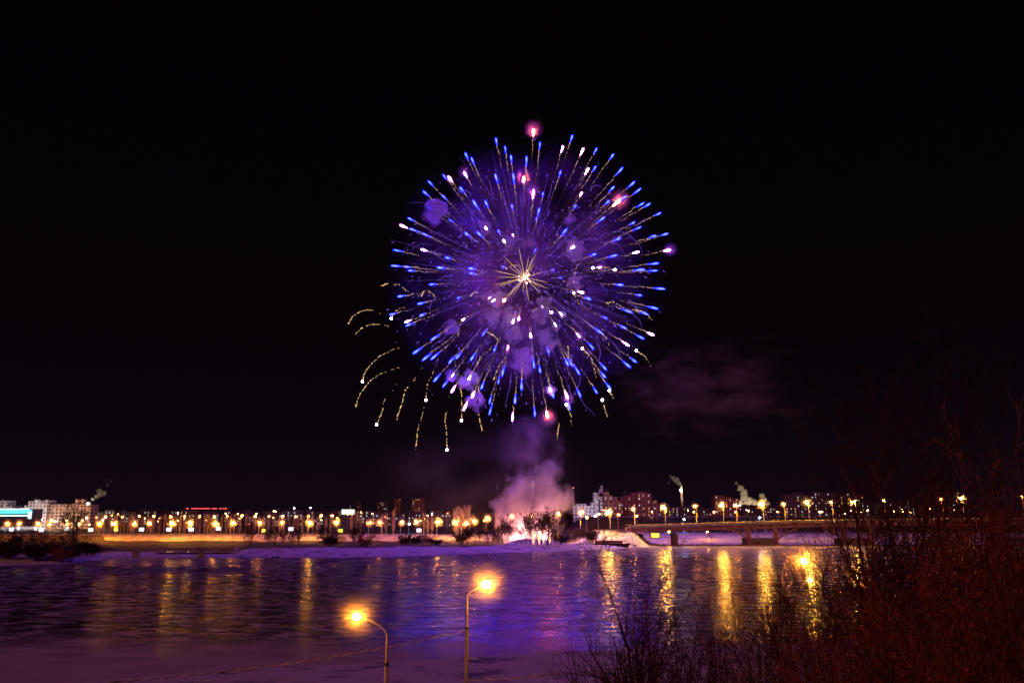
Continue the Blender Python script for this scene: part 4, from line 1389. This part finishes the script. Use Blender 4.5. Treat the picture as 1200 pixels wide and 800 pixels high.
#@@NEXT2@@
# ------------------------------------------------------------------ bare trees and shrubs
def limb(mb, p, d, ln, r, lvl, R, spec, tips=None):
    """one branch as a bent tapered tube, with its side branches"""
    n = 5 if lvl == 0 else (4 if lvl == 1 else 3)
    pts, rad = [Vector(p)], [r]
    d = Vector(d).normalized()
    up = spec['up'][min(lvl, len(spec['up']) - 1)]
    for i in range(n):
        d = (d + Vector((R.gauss(0, .11), R.gauss(0, .11), R.gauss(0, .06) + up))).normalized()
        pts.append(pts[-1] + d * ln / n)
        rad.append(max(spec['rmin'], r * (1 - .8 * (i + 1) / n)))
    mb[min(lvl, len(mb) - 1)].tube(pts, rad, 5 if lvl == 0 and r > .05 else 3, None, False)
    if tips is not None and lvl >= spec['levels'] - 1:
        tips += pts[1:]
    if lvl + 1 >= spec['levels'] + 1:
        return
    k = spec['kids'][lvl] if lvl < len(spec['kids']) else 0
    for j in range(k):
        f = R.uniform(spec['from'][lvl], 1.0)
        i = min(n - 1, int(f * n))
        q = pts[i].lerp(pts[i + 1], f * n - i if f < 1 else 1)
        ax = (pts[i + 1] - pts[i]).normalized()
        side = ax.orthogonal()
        side.rotate(Matrix.Rotation(R.uniform(0, 6.283), 3, ax))
        a = math.radians(R.uniform(*spec['angle']))
        nd = ax * math.cos(a) + side * math.sin(a)
        limb(mb, q, nd, ln * R.uniform(.35, .62) * (1.15 - .5 * f), max(spec['rmin'], rad[i] * .6), lvl + 1, R, spec, tips)


def leaf_mesh(tips, n, size, R, droop=.5):
    mb = MB()
    for k in range(n):
        p = R.choice(tips) + Vector((R.gauss(0, .08), R.gauss(0, .08), R.gauss(0, .1)))
        for j in range(R.randint(3, 6)):
            q = p + Vector((R.gauss(0, .12), R.gauss(0, .12), R.gauss(-.1, .13)))
            u = Vector((R.gauss(0, 1), R.gauss(0, 1), R.gauss(0, .3))).normalized()
            w = (Vector((R.gauss(0, .35), R.gauss(0, .35), -1))).normalized()
            s = size * R.uniform(.6, 1.4)
            mb.add([q, q + u * s * .22 + w * s * .45, q + w * s, q - u * s * .22 + w * s * .5], [(0, 1, 2, 3)])
    return mb


SPEC_SHRUB = dict(up=(.05, .07, .06), rmin=.006, levels=3, kids=(7, 4, 2), angle=(18, 48))
SPEC_SHRUB['from'] = (.25, .25, .3)
SPEC_TREE = dict(up=(.02, .10, .06, .03), rmin=.007, levels=3, kids=(13, 8, 5), angle=(25, 60))
SPEC_TREE['from'] = (.28, .2, .2)


def shrub_proto(name, seed, stems, lean, bark, leaves=0, spread=.55, h=6.0):
    R = random.Random(seed)
    t = thing(name, "x", "shrub")
    mbs = [MB(), MB(), MB()]
    tips = []
    for s in range(stems):
        a = R.uniform(0, 6.283)
        o = Vector((math.cos(a), math.sin(a), 0)) * R.uniform(.05, .5)
        d = Vector((math.cos(a) * R.uniform(.05, spread) + lean, math.sin(a) * R.uniform(.05, spread), 1))
        limb(mbs, o, d, h * R.uniform(.6, 1.0), R.uniform(.028, .05), 0, R, SPEC_SHRUB, tips)
    mbs[0].build("stems", bark, t)
    for m_ in mbs[2:]:
        mbs[1].add(m_.v, m_.f, m_.g)
    tw = mbs[1].build("twigs", bark, t)
    tw["kind"] = "stuff"
    if leaves:
        l_ = leaf_mesh(tips, leaves, .08, R).build("dry_leaves", M_leaf, t)
        l_["kind"] = "stuff"
    return t


def tree_proto(name, seed, h, bark, leaves=0, spec=SPEC_TREE, r=.16, leafsize=.3):
    R = random.Random(seed)
    t = thing(name, "x", "tree")
    mbs = [MB(), MB(), MB(), MB()]
    tips = []
    limb(mbs, (0, 0, -.3), (R.uniform(-.08, .08), R.uniform(-.05, .05), 1), h, r, 0, R, spec, tips)
    mbs[0].build("trunk", bark, t)
    mb = MB()
    for m_ in mbs[1:]:
        mb.add(m_.v, m_.f, m_.g)
    cr_ = mb.build("crown", bark, t)
    if leaves:
        l_ = leaf_mesh(tips, leaves, leafsize, R).build("dry_leaves", M_leaf, cr_)
        l_["kind"] = "stuff"
    return t


USED = set()


def plant(proto, label, base, sc_, rz, group):
    if proto.name not in USED:
        kids(proto)
        for ch in proto.children:
            kids(ch)
        USED.add(proto.name)
        o = proto
        o.location, o.rotation_euler, o.scale = base, (0, 0, rz), sc_
        o["label"] = label
    else:
        o = dup(proto, base, rz, sc_, label)
    if group:
        o["group"] = group
    elif "group" in o:
        del o["group"]
    return o


sh = [shrub_proto("bare_shrub", 11, 7, -.10, M_bark), shrub_proto("bare_shrub", 12, 8, -.28, M_bark), shrub_proto("bare_shrub", 13, 6, .08, M_barkw), shrub_proto("bare_shrub", 14, 9, -.18, M_bark, spread=.8)]
lf = [shrub_proto("leafy_shrub", 21, 11, -.08, M_barkw, 620), shrub_proto("leafy_shrub", 22, 12, .05, M_bark, 720, .7)]
tr = [tree_proto("bare_tree", 31, 8, M_bark), tree_proto("bare_tree", 32, 8, M_bark, r=.12)]
SPEC_FARS = dict(up=(.05, .07, .06), rmin=.035, levels=3, kids=(9, 5, 3), angle=(18, 50))
SPEC_FARS['from'] = (.15, .2, .3)
SPEC_FART = dict(up=(.02, .10, .06, .03), rmin=.032, levels=3, kids=(17, 8, 5), angle=(25, 62))
SPEC_FART['from'] = (.22, .2, .2)
SPEC_SHRUB, keep_ = SPEC_FARS, SPEC_SHRUB
fs = [shrub_proto("bank_bush", 51, 13, .0, M_bark, spread=.7), shrub_proto("bank_bush", 52, 14, .05, M_bark, spread=.8), shrub_proto("bank_bush", 53, 12, -.05, M_barkw, spread=.6)]
SPEC_SHRUB = keep_
ft = [tree_proto("bank_tree", 54, 8, M_bark, spec=SPEC_FART), tree_proto("bank_tree", 55, 8, M_bark, spec=SPEC_FART, r=.2)]
tl = [tree_proto("maple_tree", 41, 10, M_bark, 4200, leafsize=.10), tree_proto("maple_tree", 42, 10, M_barkw, 4800, leafsize=.09)]
B = random.Random(5)


def top_at(px, py, Y, H):
    """base point and scale so that a plant of height H on the slope reaches picture height py"""
    q = at(px, py, Y)
    z = ground_z(q.x, Y) - .15
    return Vector((q.x, Y, z)), max(.2, (q.z - z) / H)


near_shrubs = [  # px, top py, distance, proto, width
    (720, 752, 34, 0, .7), (740, 726, 31, 2, .7), (783, 735, 33, 0, .7), (826, 708, 33, 1, .7), (858, 712, 30, 0, .7), (880, 700, 34, 2, .7), (884, 735, 37, 1, .7),
    (932, 738, 29, 3, .7), (948, 680, 33, 0, .6), (970, 650, 36, 1, .5), (995, 668, 31, 2, .6), (1012, 630, 35, 1, .5), (1035, 655, 29, 0, .6), (1056, 612, 33, 3, .5), (1074, 632, 28, 1, .6), (1090, 596, 34, 0, .6), (1112, 612, 30, 2, .7), (1130, 590, 33, 1, .6), (1150, 600, 28, 3, .65),
    (760, 784, 27, 3, .8), (812, 776, 26, 1, .8), (855, 764, 27, 2, .8), (890, 750, 26, 0, .8), (930, 748, 25, 1, .8), (965, 720, 26, 3, .8), (1005, 708, 25, 0, .8)]
FANCY = ["slender", "bushy", "thin", "tangled", "upright", "spreading"]
for i, (px, py, Y, k, w) in enumerate(near_shrubs):
    b, s = top_at(px, py, Y, 5.1)
    w *= .66 if i < 19 else .85
    plant(sh[k], f"bare {FANCY[i % 6]} dark shrub of the near thicket, " + nth(i if i < 19 else i - 19) + (" in its tall back row" if i < 19 else " in its low front row"), b, (s * w, s * w, s), B.uniform(-.5, .5), "bare shrubs of the near thicket")
leafy = [(1060, 735, 24, 0, .75), (1112, 705, 23, 1, .7), (1138, 672, 24, 0, .6), (1160, 668, 22, 1, .65), (1178, 640, 23, 0, .65), (1205, 625, 21, 1, .7), (1055, 765, 19, 0, .85), (1100, 738, 18, 1, .85), (1150, 705, 18, 0, .9), (1195, 690, 18, 1, .9), (985, 768, 21, 0, .8), (1030, 770, 18, 1, .8), (1215, 640, 22, 0, .8)]
for i, (px, py, Y, k, w) in enumerate(leafy):
    b, s = top_at(px, py, Y, 5.6)
    w *= .62 if py < 700 else .8
    plant(lf[k], "shrub hung with dry russet leaves at the thicket's east end, " + nth(i) + " in order", b, (s * w, s * w, s), B.uniform(-1, 1), "russet leaved shrubs of the near thicket")
for i, (px, py, Y, k, w, lab) in enumerate([(763, 702, 30, 0, .7, "small bare tree with a single thin trunk at the thicket's west end"), (792, 742, 29, 1, .8, "crooked low bare tree beside the thin trunked one"), (1062, 545, 38, 0, .6, "tall thin bare tree barely visible above the bridge lamps"), (1030, 565, 42, 1, .6, "faint bare tree top left of the unlit bridge lamp"), (1108, 520, 36, 1, .6, "tall faint bare tree rising before the last bridge lamp")]):
    b, s = top_at(px, py, Y, 7.4)
    plant(tr[k], lab, b, (s * w, s * w, s), B.uniform(-1, 1), None)
for i, (px, py, Y, k, w, lab) in enumerate([(1196, 545, 26, 0, .62, "big maple with hanging dry russet clusters at the picture's east edge"), (1158, 600, 29, 1, .6, "smaller maple with dry russet clusters left of the big one"), (1236, 505, 24, 1, .7, "tall maple with russet clusters mostly beyond the east edge")]):
    b, s = top_at(px, py, Y, 12.8)
    w *= .75
    plant(tl[k], lab, b, (s * w, s * w, s), B.uniform(-1, 1), None)

# ------------------------------------------------------------------ poplars and trees of the far bank
def poplar_proto(seed, h=10.0):
    R = random.Random(seed)
    t = thing("poplar_tree", "x", "tree")
    MB().tube([(0, 0, -.3), (0, 0, h * .4), (.1, 0, h * .9)], [.26, .18, .05], 6).build("trunk", M_pop, t)
    mb = MB()
    for i in range(90):
        z = h * R.uniform(.14, .8)
        a = R.uniform(0, 6.283)
        w = .14 * h * (1 - abs(z / h - .4) * .9)
        l_ = h * R.uniform(.14, .30)
        e_ = Vector((math.cos(a) * w * R.uniform(.4, 1), math.sin(a) * w * R.uniform(.4, 1), z + l_))
        s_ = Vector((0, 0, z))
        mb.tube([s_, s_.lerp(e_, .4) + Vector((e_.x * .25, e_.y * .25, 0)), e_], [.075, .055, .03], 3, None, False)
        for k in range(2):
            m_ = s_.lerp(e_, R.uniform(.3, .9))
            mb.tube([m_, m_ + Vector((R.gauss(0, .3), R.gauss(0, .3), R.uniform(.6, 1.5)))], [.035, .015], 3, None, False)
    mb.build("crown", M_pop, t)
    return t


pp = [poplar_proto(61), poplar_proto(62), poplar_proto(63)]
pops = []
x = 113.0
while x < 350:
    if not (238 < x < 240):
        pops.append((x, B.uniform(602.5, 607), B.choice((592, 604, 618))))
    x += B.uniform(3.2, 7.5)
pops += [(355, 605, 600), (362, 603, 600), (367, 604, 610), (372, 606, 600), (382, 605, 604), (388, 604, 604), (412, 602, 596), (418, 600, 600), (423, 601, 606), (448, 603, 592), (453, 602, 592), (461.5, 599.5, 588), (497, 601, 590), (501.5, 605, 590), (506.5, 604, 590), (533.5, 597, 588), (537, 595, 590), (541, 597, 588), (545, 594.5, 592), (549.5, 594, 588), (582, 600, 588), (586, 597, 588)]
for i, (px, py, Y) in enumerate(pops):
    q = at(px, py, Y)
    z = ground_z(q.x, Y)
    s = max(.5, (q.z - z) / 9.6)
    plant(pp[i % 3], "bare upright poplar lit orange along the embankment road, " + nth(i) + " from the west", (q.x, Y, z), (s * .9, s * .9, s), B.uniform(0, 6), "poplars along the embankment road")

bank = [  # px, top py, base Y, width, kind
    (92, 601, 372, 1.0), (8, 634, 352, 1.5), (22, 629, 362, 1.3), (36, 636, 350, 1.6), (50, 627, 366, 1.3), (64, 634, 354, 1.5), (76, 630, 364, 1.3), (84, 640, 352, 1.3), (-10, 630, 356, 1.5), (102, 634, 376, 1.1), (110, 640, 380, 1.2), (118, 641, 392, 1.2), (14, 642, 346, 1.7), (44, 643, 345, 1.7), (72, 645, 346, 1.6),
    (295, 618, 452, 1.0), (313, 624, 448, 1.0), (323, 620, 455, .9), (333, 625, 450, 1.0), (342, 626, 452, 1.1), (350, 622, 458, .9), (381, 621, 462, 1.2), (388, 626, 455, 1.4), (396, 630, 458, 1.2), (413, 622, 470, 1.1), (422, 620, 470, 1.0), (430, 628, 465, 1.2), (478, 627, 480, 1.4), (488, 629, 478, 1.5), (499, 628, 482, 1.4), (510, 630, 480, 1.3),
    (541, 624, 492, 1.3), (548, 621, 490, 1.2), (556, 618, 494, 1.2), (563, 623, 488, 1.3), (572, 624, 490, 1.2), (584, 620, 490, 1.0), (590, 611, 492, 1.1), (596, 615, 488, 1.1), (604, 617, 490, 1.1), (610, 622, 486, 1.2), (617, 612, 482, .9), (621, 606, 484, .9), (629, 605, 482, 1.0), (634, 609, 484, .9), (641, 605, 480, 1.3), (645, 605.5, 482, 1.2), (651, 622, 484, 1.2), (656, 626, 482, 1.2), (672, 622, 505, 1.2), (680, 621, 508, 1.2), (688, 622, 508, 1.1), (694, 624, 506, 1.1), (745, 622, 530, 1.0), (752, 625, 528, 1.0)]
for i, (px, py, Y, w) in enumerate(bank):
    q = at(px, py, Y)
    Y = max(Y, lerp_table(FAR_TAB, math.atan2(q.x, q.y)) + 4)
    q = at(px, py, Y)
    z = ground_z(q.x, Y) - .1
    h = q.z - z
    if h < 6.5:
        s = h / 5.7
        plant(fs[i % 3], "dark bare bush on the far bank, " + nth(i) + " counting trees and bushes from the spit eastward", (q.x, Y, z), (s * w * 1.25, s * w * 1.25, s), B.uniform(0, 6), "bare bushes and trees of the far bank")
    else:
        s = h / 7.7
        plant(ft[i % 2], "dark bare tree on the far bank, " + nth(i) + " counting trees and bushes from the spit eastward", (q.x, Y, z), (s * w * .9, s * w * .9, s), B.uniform(0, 6), "bare bushes and trees of the far bank")
for r_ in range(2):                                    # thicken twigs of the far bushes by a second, turned neighbour
    pass

# dark wooded shore behind the bridge, read as one mass
mb = MB()
R = random.Random(9)
for i in range(5200):
    px = R.uniform(690, 1330)
    Y = R.uniform(628, 676)
    q = at(px, 610, Y)
    z0 = ground_z(q.x, Y)
    h = R.uniform(1.5, 4.5)
    a = R.uniform(0, 6.283)
    for k in range(2):
        dx = Vector((R.gauss(0, .7), R.gauss(0, .7), h))
        p = Vector((q.x, Y, z0))
        w = Vector((math.cos(a), math.sin(a), 0)) * R.uniform(.15, .5)
        mb.add([p - w * .3, p + w * .3, p + dx * .6 + w, p + dx, p + dx * .6 - w], [(0, 1, 2, 3, 4)])
tag(mb.build("woodland", surf("dark_brushwood", (.035, .028, .024), .95, scale=.4)), "dark brushwood covering the shore behind the bridge", "woodland", kind="stuff")
pw = thing("terrace_parapet", "long low pale parapet along the terrace road above the dark shore", "wall", (0, 0, 0))
mb = MB()
xa, xb = at(700, 600, 690).x, at(1240, 600, 690).x
x = xa
while x < xb:
    mb.box((x + 5.9, 690, ground_z(x + 6, 690) + .45), (11.8, .5, 1.1))
    x += 12
mb.build("parapet_panel", M_conc, pw)
for i in range(9):
    px = 716 + i * 49
    q = at(px, 603, 692)
    z = ground_z(q.x, 692)
    lamp("street_lamp", "small orange lamp on the terrace road above the dark shore, " + nth(i) + " from the west", (q.x, 692, z), 4.0, -.6, M_sod2, "small lamps along the terrace road", globe=.36, mist=0)

# ------------------------------------------------------------------ three tall lamps on the near bank, and their cables
def near_lamp(label, base, top, pts, bulb, r, thick_to, extra=None, br=.20, mist=1.9):
    t = thing("tall_street_lamp", label, "street lamp", base)
    b = Vector(base)
    P_ = [Vector(p) - b for p in pts]
    MB().tube([(0, 0, -.5), (0, 0, .3), (P_[0].x, 0, thick_to - b.z)], [r * 2.0, r * 1.7, r * 1.55], 12).build("lower_pole", M_steel, t)
    MB().tube([(P_[0].x, 0, thick_to - b.z - .02), (P_[0].x, 0, thick_to - b.z + .18), P_[0]], [r * 1.5, r, r * .85], 12).build("pole", M_steel, t)
    MB().tube(P_, [r * .8] + [r * .6] * (len(P_) - 1), 10).build("arm", M_steel, t)
    MB().tube([(P_[0].x, 0, thick_to - b.z - .09), (P_[0].x, 0, thick_to - b.z + .06)], r * 1.9, 12).build("pole_collar", M_dark, t)
    q = Vector(bulb) - b
    d = (P_[-1] - P_[-2]).normalized()
    hd = MB().ball(q + Vector((0, .10, br * .95)), br, 12, 7, (1.1, .8, .35)).build("lamp_head", M_dark, t)
    MB().ball(q - Vector((0, .12, .06)), br, 14, 9, (1.15, 1, .9)).build("bulb", M_near, hd)
    x_ = MB().ball((0, 0, 0), 1.0, 16, 10).build("lamp_halo_mist", M_mist2, t)  # halo volume added around the bulb
    x_.location = q
    x_.scale = (mist,) * 3
    x_["kind"] = "stuff"
    if extra:
        MB().bar(Vector(extra[0]) - b, Vector(extra[1]) - b, .06, .06).build("side_bracket", M_steel, t)
    return t


def gz(px, Y):
    q = at(px, 780, Y)
    return Vector((q.x, Y, ground_z(q.x, Y)))


YA, YB, YC = 50.0, 60.0, 78.0
near_lamp("tall lamp with a long curved arm reaching left over the near bank", gz(453.6, YA), None,
          [at(453.8, 748, YA), at(453, 742, YA), at(450, 737, YA), at(444, 732, YA), at(437, 728, YA), at(426, 722.5, YA)], at(418.5, 720.5, YA), .075, at(453.6, 777, YA).z)
near_lamp("tallest near lamp, brilliant yellow on a short arm above the middle of the ice", gz(547, YB), None,
          [at(547.3, 700, YB), at(547.6, 697, YB), at(550, 694, YB), at(557, 690, YB), at(564, 686, YB)], at(570, 683, YB), .085, at(547, 735, YB).z, (at(548, 771, YB - .1), at(561, 771.5, YB - .1)), br=.27, mist=2.3)
near_lamp("near lamp on a hooked pale pole standing among the thicket's branches", gz(917.5, YC), None,
          [at(916, 676, YC), at(916.3, 670, YC), at(918, 665.5, YC), at(922, 663, YC), at(930, 660, YC), at(936, 658, YC)], at(941.5, 656.2, YC), .10, at(917, 700, YC).z, br=.26, mist=2.6)
q = gz(962, 96)
near_lamp("lower near lamp glowing through the thicket just under the hooked one", q, None,
          [at(962, 690, 96), at(961, 686, 96), at(958, 683, 96), at(954, 681, 96)], at(948.5, 678.5, 96), .10, at(962, 715, 96).z, br=.20, mist=1.3)


def cable(label, a, b, sag, tw, r=.020):
    a, b = Vector(a), Vector(b)
    t = thing("overhead_cable", label, "cable", a)
    n = int((b - a).length / .12)
    base = [a.lerp(b, i / n) - Vector((0, 0, 4 * sag * (i / n) * (1 - i / n))) - a for i in range(n + 1)]
    for k, (mat, nm) in enumerate(((M_glint, "glint_strand"), (M_dark, "dark_strand"))):  # lamp glints put into colour: pale strand for glints, dark for gaps
        pts = [p + Vector((0, math.cos(2 * math.pi * i * .12 / tw + k * math.pi) * r * 1.05, math.sin(2 * math.pi * i * .12 / tw + k * math.pi) * r * 1.05)) for i, p in enumerate(base)]
        MB().tube(pts, r, 5).build(nm, mat, t)
    return t


M_glint = surf("cable_glint", (.62, .55, .45), .35)
pb = at(546.5, 738.5, YB)
cable("twisted overhead cable sloping down left from the tallest near lamp", pb, at(20, 806, 47), .55, .95)
cable("twisted overhead cable running right from low on the tallest near lamp", at(548, 797, YB), at(917, 757, YC), .3, 1.2)
cable("twisted overhead cable running right between the hooked lamp and the thicket", at(917, 697, YC), at(1210, 690, 92), .5, 1.2)
cable("twisted overhead cable dropping left from the hooked lamp's pole", at(916, 698, YC), at(700, 724, 66), .5, 1.2)
